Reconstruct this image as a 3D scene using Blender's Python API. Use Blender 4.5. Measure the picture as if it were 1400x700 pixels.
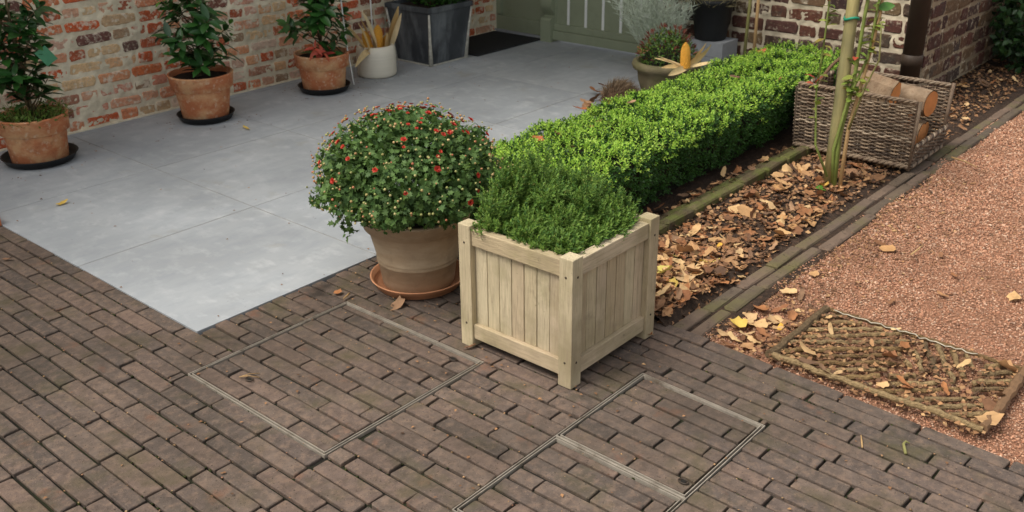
import bpy, bmesh, math, random
import numpy as np
from mathutils import Vector, Matrix, noise as mnoise
rad = math.radians
for o in list(bpy.data.objects): bpy.data.objects.remove(o)
scene = bpy.context.scene
COL = scene.collection
rng = np.random.default_rng(11)
rnd = random.Random(5)

# ------------------------------------------------------------------ camera
CAM = Vector((-1.5105, -2.7325, 1.6))
ROT = Matrix(((0.652361, -0.757849, -0.009511), (0.31889, 0.263075, 0.910549), (-0.687557, -0.59704, 0.413291))).transposed()
cam_d = bpy.data.cameras.new('camera'); cam = bpy.data.objects.new('camera', cam_d); COL.objects.link(cam)
cam.matrix_world = Matrix.Translation(CAM) @ ROT.to_4x4()
cam_d.sensor_width = 36; cam_d.lens = 36 * 1338.43 / 1400
cam_d.clip_start = .05; cam_d.clip_end = 400
cam_d.dof.use_dof = True; cam_d.dof.focus_distance = 2.75; cam_d.dof.aperture_fstop = 7.1
scene.camera = cam
scene.render.resolution_x = 1024; scene.render.resolution_y = 512
# ------------------------------------------------------------------ sky + soft sun (bright overcast)
SUN_EL, SUN_AZ = 58, 152          # azimuth of the light source measured from +X towards +Y
w = bpy.data.worlds.new('World'); scene.world = w; w.use_nodes = True
nt = w.node_tree; nt.nodes.clear()
sky = nt.nodes.new('ShaderNodeTexSky'); sky.sky_type = 'NISHITA'; sky.sun_disc = False
sky.sun_elevation = rad(SUN_EL); sky.sun_rotation = rad(90 - SUN_AZ); sky.dust_density = 4; sky.air_density = 1.5; sky.ozone_density = .5
hs = nt.nodes.new('ShaderNodeHueSaturation'); hs.inputs['Saturation'].default_value = .22
bg = nt.nodes.new('ShaderNodeBackground'); bg.inputs['Strength'].default_value = .15
wo = nt.nodes.new('ShaderNodeOutputWorld')
nt.links.new(sky.outputs[0], hs.inputs['Color']); nt.links.new(hs.outputs[0], bg.inputs[0]); nt.links.new(bg.outputs[0], wo.inputs[0])
sl = bpy.data.lights.new('sun', 'SUN'); sl.energy = 2.2; sl.angle = rad(28); sl.color = (1, .94, .84)
so = bpy.data.objects.new('sun', sl); COL.objects.link(so)
d = Vector((math.cos(rad(SUN_EL)) * math.cos(rad(SUN_AZ)), math.cos(rad(SUN_EL)) * math.sin(rad(SUN_AZ)), math.sin(rad(SUN_EL))))
so.rotation_euler = d.to_track_quat('Z', 'Y').to_euler(); so.location = (0, 0, 6)
vs = scene.view_settings; vs.view_transform = 'Standard'; vs.look = 'None'; vs.gamma = 1; vs.use_curve_mapping = False; vs.exposure = 0.3

# ------------------------------------------------------------------ helpers
def lin(c):
    return tuple((v / 255 / 12.92 if v <= 10 else ((v / 255 + .055) / 1.055) ** 2.4) for v in c)

def mat(name, cols, rough=.8, rand=True, n1=(30, .8, 1.2), patch=(), bump=(120, .25), stretch=None, spec=.3, trans=0, metal=0, bdist=.004, hue=None, clump=None):
    """cols: sRGB tints picked per piece; n1: fine tone variation; patch: list of (colour, scale, threshold, softness, amount)"""
    m = bpy.data.materials.new(name); m.use_nodes = True
    n = m.node_tree.nodes; l = m.node_tree.links; n.clear()
    N = lambda t: n.new(t)
    geo = N('ShaderNodeNewGeometry'); out = N('ShaderNodeOutputMaterial'); b = N('ShaderNodeBsdfPrincipled')
    b.inputs['Roughness'].default_value = rough; b.inputs['Specular IOR Level'].default_value = spec; b.inputs['Metallic'].default_value = metal
    pos = geo.outputs['Position']
    def coords(st):
        if not st: return pos
        mp = N('ShaderNodeMapping'); mp.inputs['Scale'].default_value = st; l.new(pos, mp.inputs[0]); return mp.outputs[0]
    pc = coords(stretch)
    def nz(scale, detail=4, src=None, rough_=.55):
        t = N('ShaderNodeTexNoise'); t.inputs['Scale'].default_value = scale; t.inputs['Detail'].default_value = detail; t.inputs['Roughness'].default_value = rough_
        l.new(src if src is not None else pc, t.inputs['Vector']); return t.outputs[0]
    oi = N('ShaderNodeObjectInfo')
    ad = N('ShaderNodeMath'); ad.operation = 'ADD'; l.new(oi.outputs['Random'], ad.inputs[0]); l.new(geo.outputs['Random Per Island'], ad.inputs[1])
    fr = N('ShaderNodeMath'); fr.operation = 'FRACT'; l.new(ad.outputs[0], fr.inputs[0])
    ramp = N('ShaderNodeValToRGB'); e = ramp.color_ramp
    e.interpolation = 'LINEAR'
    k = len(cols)
    while len(e.elements) < k: e.elements.new(.5)
    for i, c in enumerate(cols):
        e.elements[i].position = i / max(1, k - 1); e.elements[i].color = (*lin(c), 1)
    if k == 1: e.elements[1].color = (*lin(cols[0]), 1) if len(e.elements) > 1 else None or (*lin(cols[0]), 1)
    if rand and not clump: l.new(fr.outputs[0], ramp.inputs[0])
    elif clump:
        cn = nz(clump[0], 3, pos)
        mx = N('ShaderNodeMix'); mx.inputs[0].default_value = clump[1]; l.new(fr.outputs[0], mx.inputs[2])
        mr = N('ShaderNodeMapRange'); mr.inputs[1].default_value = .3; mr.inputs[2].default_value = .7; l.new(cn, mr.inputs[0])
        l.new(mr.outputs[0], mx.inputs[3]); l.new(mx.outputs[0], ramp.inputs[0])
    else: ramp.inputs[0].default_value = 0; l.new(nz(n1[0] * .3), ramp.inputs[0])
    col = ramp.outputs[0]
    mr = N('ShaderNodeMapRange'); mr.inputs[1].default_value = .3; mr.inputs[2].default_value = .7; mr.inputs[3].default_value = n1[1]; mr.inputs[4].default_value = n1[2]
    l.new(nz(n1[0], 6), mr.inputs[0])
    mm = N('ShaderNodeVectorMath'); mm.operation = 'SCALE'; l.new(col, mm.inputs[0]); l.new(mr.outputs[0], mm.inputs['Scale']); col = mm.outputs[0]
    for p in patch:
        pcol, sc, th, soft, amt = p[:5]
        ps = coords(p[5]) if len(p) > 5 else pos
        pr = N('ShaderNodeMapRange'); pr.inputs[1].default_value = th - soft; pr.inputs[2].default_value = th + soft; pr.inputs[4].default_value = amt
        tn = nz(sc, 6, ps, .62)
        l.new(tn, pr.inputs[0])
        mx = N('ShaderNodeMix'); mx.data_type = 'RGBA'; l.new(pr.outputs[0], mx.inputs[0]); l.new(col, mx.inputs[6]); mx.inputs[7].default_value = (*lin(pcol), 1); col = mx.outputs[2]
    l.new(col, b.inputs['Base Color'])
    if bump:
        bp = N('ShaderNodeBump'); bp.inputs['Strength'].default_value = bump[1]; bp.inputs['Distance'].default_value = bdist
        l.new(nz(bump[0], 5), bp.inputs['Height']); l.new(bp.outputs[0], b.inputs['Normal'])
    sh = b.outputs[0]
    if trans:
        t = N('ShaderNodeBsdfTranslucent'); l.new(col, t.inputs[0]); mx = N('ShaderNodeMixShader'); mx.inputs[0].default_value = trans
        l.new(sh, mx.inputs[1]); l.new(t.outputs[0], mx.inputs[2]); sh = mx.outputs[0]
    l.new(sh, out.inputs[0])
    return m

def np_mesh(name, V, F):
    V = np.asarray(V, np.float32); F = np.asarray(F, np.int32); m = bpy.data.meshes.new(name)
    nf, k = F.shape
    m.vertices.add(len(V)); m.vertices.foreach_set('co', V.ravel())
    m.loops.add(nf * k); m.loops.foreach_set('vertex_index', F.ravel())
    m.polygons.add(nf); m.polygons.foreach_set('loop_start', np.arange(0, nf * k, k, dtype=np.int32))
    try: m.polygons.foreach_set('loop_total', np.full(nf, k, np.int32))
    except Exception: pass
    m.update(calc_edges=True); return m

def link(name, mesh, material=None, parent=None, loc=None):
    o = bpy.data.objects.new(name, mesh); COL.objects.link(o)
    if material and mesh and not mesh.materials: mesh.materials.append(material)
    if parent: o.parent = parent
    if loc is not None: o.location = loc
    return o
def tag(o, label, cat, group=None):
    o['label'] = label; o['category'] = cat
    if group: o['group'] = group
    return o
def thing(name, loc, label, cat, group=None):
    return tag(link(name, None, loc=loc), label, cat, group)
def kind(o, k): o['kind'] = k; return o

class G:
    """collects geometry for ONE mesh"""
    def __init__(s): s.V = []; s.F = []
    def add(s, V, F):
        n = len(s.V); s.V += [tuple(v) for v in V]; s.F += [tuple(i + n for i in f) for f in F]; return s
    def box(s, c, size, bev=0, rot=None):
        bm = bmesh.new(); bmesh.ops.create_cube(bm, size=1)
        for v in bm.verts: v.co = Vector((v.co.x * size[0], v.co.y * size[1], v.co.z * size[2]))
        if bev: bmesh.ops.bevel(bm, geom=bm.edges[:], offset=bev, segments=2, affect='EDGES', profile=.6)
        M = Matrix.Translation(c) @ (rot.to_4x4() if rot else Matrix.Identity(4))
        bm.verts.index_update()
        s.add([M @ v.co for v in bm.verts], [[v.index for v in f.verts] for f in bm.faces]); bm.free(); return s
    def lathe(s, prof, c=(0, 0, 0), seg=40, wob=0, close=True):
        V = []; F = []; n = len(prof)
        for i in range(seg):
            a = 2 * math.pi * i / seg
            for r, z in prof:
                k = 1 + wob * mnoise.noise(Vector((math.cos(a) * 1.5, math.sin(a) * 1.5, z * 9 + c[0])))
                V.append((c[0] + r * k * math.cos(a), c[1] + r * k * math.sin(a), c[2] + z))
        for i in range(seg):
            j = (i + 1) % seg
            for q in range(n - 1): F.append((i * n + q, j * n + q, j * n + q + 1, i * n + q + 1))
        return s.add(V, F)
    def tube(s, pts, r, sides=6, cap=True):
        pts = [Vector(p) for p in pts]; n = len(pts); rr = r if hasattr(r, '__len__') else [r] * n
        V = []; F = []; up = None
        for i, p in enumerate(pts):
            t = (pts[min(i + 1, n - 1)] - pts[max(i - 1, 0)]).normalized()
            if up is None: up = Vector((0, 0, 1)) if abs(t.z) < .9 else Vector((1, 0, 0))
            a = t.cross(up).normalized(); bb = a.cross(t); up = bb
            for q in range(sides):
                an = 2 * math.pi * q / sides; V.append(p + (a * math.cos(an) + bb * math.sin(an)) * rr[i])
        for i in range(n - 1):
            for q in range(sides):
                q2 = (q + 1) % sides; F.append((i * sides + q, i * sides + q2, (i + 1) * sides + q2, (i + 1) * sides + q))
        if cap: F.append(tuple(range(sides - 1, -1, -1))); F.append(tuple((n - 1) * sides + q for q in range(sides)))
        return s.add(V, F)
    def mesh(s, name, smooth=False):
        m = bpy.data.meshes.new(name); m.from_pydata(s.V, [], s.F)
        if smooth: m.polygons.foreach_set('use_smooth', [True] * len(m.polygons))
        m.update(); return m
    def build(s, name, material, parent=None, smooth=False, loc=None):
        return link(name, s.mesh(name, smooth), material, parent, loc)

def unit(a):
    return a / np.maximum(np.linalg.norm(a, axis=-1, keepdims=True), 1e-9)
def scatter(TV, TF, pos, axis, nrm, scale, wid=None):
    """template (x side, y along axis, z normal) copied to every pos -> V, F arrays"""
    TV = np.asarray(TV, float); TF = np.asarray(TF); pos = np.asarray(pos, float); N = len(pos)
    a = unit(np.asarray(axis, float)); nn = np.asarray(nrm, float); nn = unit(nn - (nn * a).sum(1, keepdims=True) * a); s = np.cross(a, nn)
    sc = np.broadcast_to(np.asarray(scale, float), (N,)); wd = sc if wid is None else np.asarray(wid)
    V = pos[:, None] + TV[None, :, 0:1] * s[:, None] * wd[:, None, None] + TV[None, :, 1:2] * a[:, None] * sc[:, None, None] + TV[None, :, 2:3] * nn[:, None] * sc[:, None, None]
    F = TF[None] + (np.arange(N) * len(TV))[:, None, None]
    return V.reshape(-1, 3), F.reshape(-1, TF.shape[1])
def cat_vf(lst):
    V = []; F = []; n = 0
    for v, f in lst: V.append(v); F.append(f + n); n += len(v)
    return np.concatenate(V), np.concatenate(F)
def rdir(n):
    return unit(rng.normal(size=(n, 3)))
LEAF_V = [(0, 0, 0), (-.5, .45, .12), (0, .5, 0), (.5, .45, .12), (0, 1, -.05)]
LEAF_F = [(0, 2, 1), (0, 3, 2), (1, 2, 4), (2, 3, 4)]
def leaf_tpl(w): return [(x * w, y, z * w * 1.4) for x, y, z in LEAF_V]
NEEDLE_V = [(-.5, 0, 0), (.5, 0, 0), (0, 1, 0)]; NEEDLE_F = [(0, 1, 2)]
OCT_V = [(1, 0, 0), (-1, 0, 0), (0, 1, 0), (0, -1, 0), (0, 0, 1), (0, 0, -1)]
OCT_F = [(0, 2, 4), (2, 1, 4), (1, 3, 4), (3, 0, 4), (2, 0, 5), (1, 2, 5), (3, 1, 5), (0, 3, 5)]
def pebbles(pos, size, flat=.7):
    N = len(pos); TV = np.array(OCT_V, float)
    V = TV[None] * (1 + rng.uniform(-.35, .35, (N, 6, 1))) + rng.uniform(-.25, .25, (N, 6, 3))
    q = rng.uniform(0, 2 * np.pi, N); c, s = np.cos(q)[:, None], np.sin(q)[:, None]
    x = V[..., 0] * c - V[..., 1] * s; y = V[..., 0] * s + V[..., 1] * c
    V = np.stack([x, y, V[..., 2] * flat], -1) * np.broadcast_to(size, (N,))[:, None, None] + pos[:, None]
    F = np.array(OCT_F)[None] + (np.arange(N) * 6)[:, None, None]
    return V.reshape(-1, 3), F.reshape(-1, 3)
def project(p):
    v = ROT.transposed() @ (Vector(p) - CAM); k = -v.z
    if k < .1: return None
    return 700 + 1338.43 * v.x / k, 350 - 1338.43 * v.y / k, k
def inview(p, m=60):
    q = project(p); return bool(q) and -m < q[0] < 1400 + m and -m < q[1] < 700 + m

def brick_mesh(name, W, L, D, seed, jit=.002, bev=.004, cut=.006):
    r = random.Random(seed); w, l = W / 2, L / 2
    j = lambda k=1: r.uniform(-jit, jit) * k
    c = [cut * r.uniform(.5, 1.6) for _ in range(4)]
    o = [(w, -l + c[0]), (w, l - c[1]), (w - c[1], l), (-w + c[2], l), (-w, l - c[2]), (-w, -l + c[3]), (-w + c[3], -l), (w - c[0], -l)]
    o = [(x + j(), y + j()) for x, y in o]
    V = [(x, y, -D) for x, y in o] + [(x, y, -bev * r.uniform(.7, 1.5)) for x, y in o] + [(x - math.copysign(bev, x) * r.uniform(.6, 1.4), y - math.copysign(bev, y) * r.uniform(.6, 1.4), j(.4)) for x, y in o]
    F = []
    for k in (0, 8):
        for i in range(8): q = (i + 1) % 8; F.append((k + i, k + q, k + 8 + q, k + 8 + i))
    F.append(tuple(range(16, 24)))
    m = bpy.data.meshes.new(name); m.from_pydata(V, [], F); m.update(); return m
def lay_bricks(specs, variants, base, parent, material, limit=300, stuff_name='brick_field'):
    """specs: list of (Matrix 4x4 placing a unit variant, sort distance); the nearest `limit` become brick objects, the rest ONE stuff part"""
    specs = sorted(specs, key=lambda s: s[1])
    for m in variants:
        if not m.materials: m.materials.append(material)
    for i, (M, dist) in enumerate(specs[:limit]):
        o = bpy.data.objects.new('brick', variants[i % len(variants)]); COL.objects.link(o); o.parent = parent; o.matrix_basis = M
    rest = specs[limit:]
    if rest:
        V = []; F = []; n = 0
        vv = [[v.co.copy() for v in m.vertices] for m in variants]; ff = [[tuple(p.vertices) for p in m.polygons] for m in variants]
        for i, (M, dist) in enumerate(rest):
            k = i % len(variants); V += [tuple(M @ c) for c in vv[k]]; F += [tuple(a + n for a in f) for f in ff[k]]; n += len(vv[k])
        m = bpy.data.meshes.new(stuff_name); m.from_pydata(V, [], F); m.update()
        kind(link(stuff_name, m, material, parent), 'stuff')
def frame_mat(loc, ax, ay, az, sx=1, sy=1, sz=1):
    ax, ay, az = Vector(ax) * sx, Vector(ay) * sy, Vector(az) * sz
    return Matrix(((ax.x, ay.x, az.x, loc[0]), (ax.y, ay.y, az.y, loc[1]), (ax.z, ay.z, az.z, loc[2]), (0, 0, 0, 1)))
def grid(x0, x1, y0, y1, step, zf):
    nx = max(2, int((x1 - x0) / step) + 1); ny = max(2, int((y1 - y0) / step) + 1)
    xs = np.linspace(x0, x1, nx); ys = np.linspace(y0, y1, ny)
    V = [(x, y, zf(x, y)) for y in ys for x in xs]
    i = np.arange(ny - 1)[:, None] * nx + np.arange(nx - 1)[None]
    F = np.stack([i, i + 1, i + nx + 1, i + nx], -1).reshape(-1, 4)
    return V, F
def nse(x, y, z=0, s=1): return mnoise.noise(Vector((x * s, y * s, z)))

# ------------------------------------------------------------------ materials
M = {}
M['paver'] = mat('paver_brick', [(84, 75, 69), (103, 90, 81), (95, 82, 74), (110, 93, 83), (89, 79, 73), (101, 87, 78), (107, 93, 83)], .88, True, (30, .74, 1.2),
    patch=[((134, 112, 96), 36, .56, .09, .5), ((150, 130, 112), 170, .64, .04, .5), ((48, 42, 36), 140, .64, .03, .85), ((138, 92, 68), 7, .66, .05, .5), ((66, 56, 50), 38, .68, .04, .7), ((78, 74, 48), 5, .61, .08, .6), ((62, 55, 47), 1.7, .54, .12, .55), ((44, 38, 33), 3.1, .66, .035, .7)], bump=(210, .6), bdist=.004, spec=.2)
M['joint'] = mat('joint_soil', [(30, 26, 20), (24, 21, 17)], .95, False, (60, .6, 1.3), patch=[((38, 42, 20), 7, .54, .08, .8)], bump=(200, .6))
M['slab'] = mat('bluestone', [(162, 166, 169), (180, 183, 185), (170, 174, 177)], .6, True, (3.2, .74, 1.15),
    patch=[((144, 150, 156), 5, .55, .13, .5, (1, 2.4, 1)), ((196, 198, 198), 9, .6, .09, .45, (1.6, 1, 1)), ((124, 128, 132), 1.6, .53, .1, .6), ((112, 114, 114), 60, .70, .03, .6), ((96, 92, 86), 13, .72, .03, .55), ((146, 140, 122), 3.7, .66, .05, .4)], bump=(70, .06), spec=.35)
M['grout'] = mat('grout', [(158, 158, 154), (140, 139, 134)], .9, False, (30, .8, 1.1))
M['edge'] = mat('terrace_base', [(44, 42, 40), (54, 50, 46)], .9, False)
M['wallbrick'] = mat('red_brick', [(214, 102, 58), (136, 80, 62), (212, 164, 134), (206, 116, 72), (100, 72, 68), (220, 186, 142), (202, 90, 50), (214, 188, 166), (172, 94, 66), (196, 96, 58)], .9, True, (45, .8, 1.2),
    patch=[((228, 214, 192), 24, .58, .05, .8), ((200, 186, 160), 70, .60, .05, .65), ((90, 60, 48), 50, .68, .04, .6)], bump=(90, .9), bdist=.008)
M['mortar'] = mat('lime_mortar', [(222, 210, 180), (230, 218, 192), (210, 196, 166)], .95, False, (18, .82, 1.12), patch=[((150, 140, 112), 4, .58, .1, .5)], bump=(140, .6), bdist=.005)
M['darkbrick'] = mat('dark_brick', [(82, 52, 44), (66, 46, 42), (100, 62, 48), (58, 44, 42), (112, 92, 66), (90, 54, 46), (76, 60, 54)], .9, True, (40, .75, 1.2),
    patch=[((190, 178, 156), 20, .62, .05, .75), ((140, 122, 98), 45, .62, .05, .6), ((66, 66, 62), 9, .6, .06, .5)], bump=(90, .8), bdist=.006)
M['mortar2'] = mat('pale_mortar', [(216, 202, 176), (198, 184, 158)], .95, False, (20, .8, 1.1), patch=[((130, 118, 98), 5, .58, .1, .6)], bump=(140, .6), bdist=.005)
M['mortar3'] = mat('brown_mortar', [(168, 152, 126), (146, 130, 106)], .95, False, (20, .75, 1.15), patch=[((110, 96, 76), 5, .55, .1, .6)], bump=(140, .6), bdist=.005)
M['oak'] = {}
for k, st in (('z', (14, 14, 1)), ('x', (1, 14, 14)), ('y', (14, 1, 14))):
    M['oak'][k] = mat('weathered_oak_' + k, [(198, 182, 147), (210, 195, 161), (186, 167, 133), (206, 186, 155), (194, 179, 151)], .8, True, (9, .84, 1.1),
        patch=[((142, 134, 88), 4.5, .56, .1, .65), ((112, 104, 82), 7, .66, .06, .5), ((150, 132, 108), 12, .60, .08, .6, st), ((104, 92, 74), 22, .72, .05, .6, st), ((96, 88, 70), 34, .7, .04, .6), ((150, 132, 112), 2.2, .55, .12, .5)], bump=(34, .8), stretch=st, bdist=.003)
M['screw'] = mat('rusty_screw', [(70, 58, 46)], .6, True)
M['terracotta'] = mat('terracotta', [(192, 116, 76), (200, 128, 88)], .85, False, (10, .85, 1.12), patch=[((220, 178, 132), 6, .54, .08, .75, (1, 1, 1.6)), ((152, 86, 58), 10, .60, .07, .6), ((224, 204, 176), 34, .62, .06, .55), ((110, 84, 62), 18, .68, .05, .5)], bump=(120, .4))
M['oldclay'] = mat('aged_clay', [(182, 158, 128), (166, 142, 114)], .85, False, (8, .85, 1.1), patch=[((196, 176, 148), 5, .55, .1, .5, (1, 1, 4)), ((134, 114, 92), 14, .62, .08, .45)], bump=(120, .25))
M['saucer'] = mat('orange_clay', [(206, 150, 112), (194, 136, 100)], .8, False, (14, .85, 1.1), bump=(120, .2))
M['black'] = mat('black_plastic', [(34, 35, 36), (30, 31, 32)], .5, False, (20, .85, 1.15), bump=(100, .1))
M['cream'] = mat('cream_ceramic', [(216, 210, 192), (222, 216, 200)], .45, False, (10, .94, 1.04), bump=(26, .35), stretch=(.4, .4, 6), spec=.45)
M['zinc'] = mat('weathered_zinc', [(58, 61, 66), (72, 76, 80), (52, 55, 60)], .6, False, (6, .75, 1.2), patch=[((132, 138, 142), 8, .56, .1, .65, (1, 1, .25)), ((44, 46, 50), 5, .6, .08, .5)], bump=(60, .15), metal=.25)
M['zincworn'] = mat('zinc_edge', [(206, 202, 188), (178, 176, 166)], .7, False, (40, .6, 1.15), bump=(80, .4))
M['soil'] = mat('soil', [(46, 36, 28), (36, 28, 22)], .95, False, (60, .6, 1.4), bump=(150, .9))
M['mulch'] = mat('mulch_soil', [(66, 50, 38), (48, 37, 29)], .95, False, (50, .6, 1.35), patch=[((92, 68, 50), 30, .6, .06, .6)], bump=(120, .9), bdist=.01)
M['gravelbase'] = mat('gravel_bed', [(156, 112, 86), (136, 98, 76)], .95, False, (90, .6, 1.3), patch=[((92, 66, 50), 5, .58, .1, .5)], bump=(160, 1), bdist=.008)
M['gravel'] = mat('porphyry_gravel', [(164, 112, 85), (192, 142, 113), (138, 95, 73), (204, 160, 131), (172, 122, 94), (198, 148, 117), (122, 88, 70), (214, 182, 156), (182, 130, 99)], .85, True, (60, .9, 1.1), patch=[((134, 98, 76), 2.6, .56, .1, .5), ((150, 116, 90), 9, .6, .06, .4)], bump=None)
M['grit'] = mat('grit', [(150, 108, 86), (176, 140, 100), (120, 96, 70), (190, 160, 120)], .9, True, bump=None)
M['door'] = mat('sage_paint', [(140, 147, 122), (146, 153, 128)], .5, False, (3, .94, 1.05), patch=[((114, 122, 98), 8, .62, .1, .3)], bump=(60, .1), spec=.4)
M['white'] = mat('white_paint', [(236, 238, 234), (228, 230, 225)], .6, False, (6, .92, 1.03), bump=(60, .1))
M['glass'] = mat('teal_glass', [(70, 110, 104)], .12, False, bump=None, spec=.6)
M['doormat'] = mat('mat_fibre', [(42, 43, 44), (34, 35, 36)], .95, False, (80, .7, 1.3), bump=(300, .9))
M['steel'] = mat('galvanised', [(172, 163, 150), (142, 132, 118)], .5, False, (30, .8, 1.1), patch=[((96, 82, 68), 9, .6, .06, .8)], bump=(80, .2), metal=.15)
M['holeshade'] = mat('hole_shade', [(30, 27, 24)], .9, False)  # shade of an open hole as a flat colour
M['concrete'] = mat('grey_concrete', [(142, 145, 148), (154, 156, 158)], .9, False, (14, .85, 1.08), bump=(140, .35))
M['stonepot'] = mat('mossy_stone', [(126, 114, 88), (106, 98, 76)], .9, False, (14, .75, 1.15), patch=[((92, 92, 54), 8, .52, .09, .7)], bump=(90, .5), bdist=.006)
M['pipe'] = mat('brown_pipe', [(66, 54, 44), (58, 48, 40)], .55, False, (9, .8, 1.15), stretch=(1, 1, .3), bump=(60, .1))
M['bamboo'] = mat('cane', [(176, 144, 100), (160, 128, 84)], .7, True, (20, .8, 1.15), stretch=(1, 1, .2))
M['greencane'] = mat('green_cane', [(132, 128, 78), (120, 116, 70)], .7, True, (20, .8, 1.15), stretch=(1, 1, .2))
M['post'] = mat('post_wood', [(184, 168, 112), (166, 154, 104), (150, 148, 108)], .75, False, (8, .8, 1.12), patch=[((126, 124, 92), 4, .55, .1, .6)], stretch=(8, 8, .8), bump=(30, .4))
M['wicker'] = mat('wicker', [(120, 100, 82), (86, 72, 60), (146, 126, 104), (72, 60, 51), (168, 150, 128)], .75, True, (30, .75, 1.15), bump=(150, .3))
M['bark'] = mat('pale_bark', [(168, 150, 124), (130, 108, 86), (188, 172, 146)], .9, False, (14, .7, 1.15), patch=[((110, 84, 64), 20, .58, .07, .7)], bump=(70, .8), bdist=.006)
M['cutwood'] = mat('cut_wood', [(206, 142, 86), (192, 124, 70)], .8, False, (24, .85, 1.1), bump=(60, .3))
M['corn'] = mat('corn', [(226, 164, 60), (232, 176, 76)], .5, False, (120, .8, 1.1), bump=(260, .9), bdist=.004)
M['husk'] = mat('dry_husk', [(222, 196, 146), (204, 172, 116), (234, 216, 176)], .8, True, (30, .8, 1.1), stretch=(1, 1, .4), trans=.15)
M['rope'] = mat('coir_rope', [(140, 114, 76), (112, 88, 58), (158, 134, 96), (98, 80, 58)], .95, True, (90, .6, 1.25), bump=(240, 1), bdist=.006)
M['wire'] = mat('pale_wire', [(170, 160, 142)], .5, False, metal=.3)
M['fallen'] = mat('fallen_leaf', [(164, 112, 74), (112, 78, 56), (190, 146, 102), (142, 92, 60), (172, 136, 104), (92, 68, 52), (176, 118, 74), (130, 100, 78)], .8, True, (28, .75, 1.15), patch=[((104, 70, 46), 26, .64, .06, .6)], bump=(90, .3), trans=.12)
M['fallen_red'] = mat('fallen_red_leaf', [(168, 86, 58), (184, 110, 66), (150, 76, 56)], .75, True, (28, .8, 1.15), bump=(90, .3), trans=.12)
M['fallen_yellow'] = mat('fallen_yellow_leaf', [(222, 168, 66), (206, 190, 104), (214, 140, 52)], .75, True, (28, .85, 1.1), bump=(90, .3), trans=.12)
M['fallen_green'] = mat('fallen_green_leaf', [(104, 140, 60)], .6, True, (28, .85, 1.1), trans=.12)
M['litter'] = mat('leaf_crumbs', [(92, 66, 48), (132, 96, 66), (72, 54, 42), (164, 122, 84), (110, 78, 56), (188, 150, 106)], .9, True, (60, .8, 1.2), bump=None)
M['twig'] = mat('twig', [(120, 92, 66), (96, 74, 56)], .9, True, (40, .8, 1.2))
M['drytwig'] = mat('dry_bristle', [(130, 108, 84), (104, 86, 68), (150, 130, 104)], .95, True, bump=None)
M['trunk'] = mat('shrub_stem', [(92, 78, 58), (110, 96, 70)], .9, True, (40, .8, 1.2), bump=(150, .5))
M['box_old'] = mat('box_leaf_old', [(46, 80, 30), (60, 100, 36), (38, 68, 26), (70, 112, 42)], .45, True, (20, .85, 1.15), bump=None, trans=.2, clump=(9, .45))
M['box_new'] = mat('box_leaf_new', [(104, 152, 52), (146, 190, 68), (186, 214, 90), (120, 168, 58), (214, 232, 124)], .5, True, (20, .9, 1.1), bump=None, trans=.28, clump=(7, .45))
M['core'] = mat('foliage_shade', [(26, 30, 16), (32, 30, 20)], .95, False)  # near-black filler; shade inside the foliage is put into the colour
M['heather'] = mat('heather_green', [(56, 92, 44), (82, 118, 50), (118, 146, 60), (68, 106, 46), (158, 170, 82)], .6, True, bump=None, trans=.2, clump=(13, .6))
M['heatip'] = mat('heather_tip', [(150, 162, 80), (178, 178, 100), (130, 148, 70)], .7, True, bump=None, trans=.2)
M['mum'] = mat('mum_leaf', [(74, 102, 50), (92, 120, 60), (60, 88, 44), (112, 138, 72)], .6, True, bump=None, trans=.18, clump=(10, .45))
M['budgreen'] = mat('mum_bud', [(160, 156, 100), (140, 144, 84), (176, 140, 96), (170, 96, 70), (186, 172, 120), (132, 136, 80), (180, 110, 80)], .7, True, bump=None)
M['flower'] = mat('red_flower', [(190, 56, 40), (172, 46, 36), (202, 84, 58)], .6, True, bump=None, trans=.15)
M['laurel'] = mat('laurel_leaf', [(38, 76, 34), (52, 94, 40), (32, 66, 32), (62, 108, 46)], .32, True, (24, .85, 1.12), bump=(60, .15), spec=.5, trans=.15)
M['laurel_new'] = mat('laurel_young_leaf', [(92, 140, 54), (76, 124, 48)], .35, True, (24, .9, 1.1), bump=None, spec=.45, trans=.25)
M['red_leaf'] = mat('red_leaf', [(170, 70, 52), (186, 92, 66), (152, 56, 46)], .5, True, bump=None, trans=.2)
M['grass'] = mat('grass_blade', [(112, 124, 60), (140, 140, 78), (92, 108, 50)], .7, True, bump=None, trans=.2)
M['lavender'] = mat('lavender_leaf', [(196, 206, 186), (212, 220, 204), (176, 188, 164)], .8, True, bump=None, trans=.15)
M['azalea'] = mat('azalea_leaf', [(70, 104, 38), (92, 122, 46), (56, 84, 34), (112, 136, 56)], .5, True, bump=None, trans=.2)
M['darkred'] = mat('azalea_twig', [(104, 52, 42), (122, 66, 50), (90, 56, 42)], .7, True, bump=None)
M['ivy'] = mat('ivy_leaf', [(36, 62, 30), (48, 78, 36), (28, 50, 26)], .4, True, bump=None, trans=.12)
M['drygrass'] = mat('dry_grass', [(150, 140, 100), (126, 118, 82), (170, 160, 122)], .85, True, bump=None)
M['rose'] = mat('rose_stem', [(104, 120, 54), (120, 130, 66)], .6, True, (20, .8, 1.2))
M['roseleaf'] = mat('rose_leaf', [(112, 138, 58), (132, 150, 66), (150, 132, 66), (96, 124, 52)], .5, True, bump=None, trans=.25)
M['tie'] = mat('green_tie', [(40, 140, 110)], .5, False)
M['tagm'] = mat('green_card', [(44, 104, 74), (84, 150, 112), (40, 92, 66)], .3, False, (22, .85, 1.15), bump=None)
M['moss'] = mat('mossy_brick', [(86, 76, 54), (96, 84, 60), (78, 70, 52), (102, 90, 64)], .95, True, (24, .75, 1.2), patch=[((88, 94, 42), 8, .49, .08, .8), ((78, 62, 48), 18, .56, .06, .6)], bump=(130, .8), bdist=.005)
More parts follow.
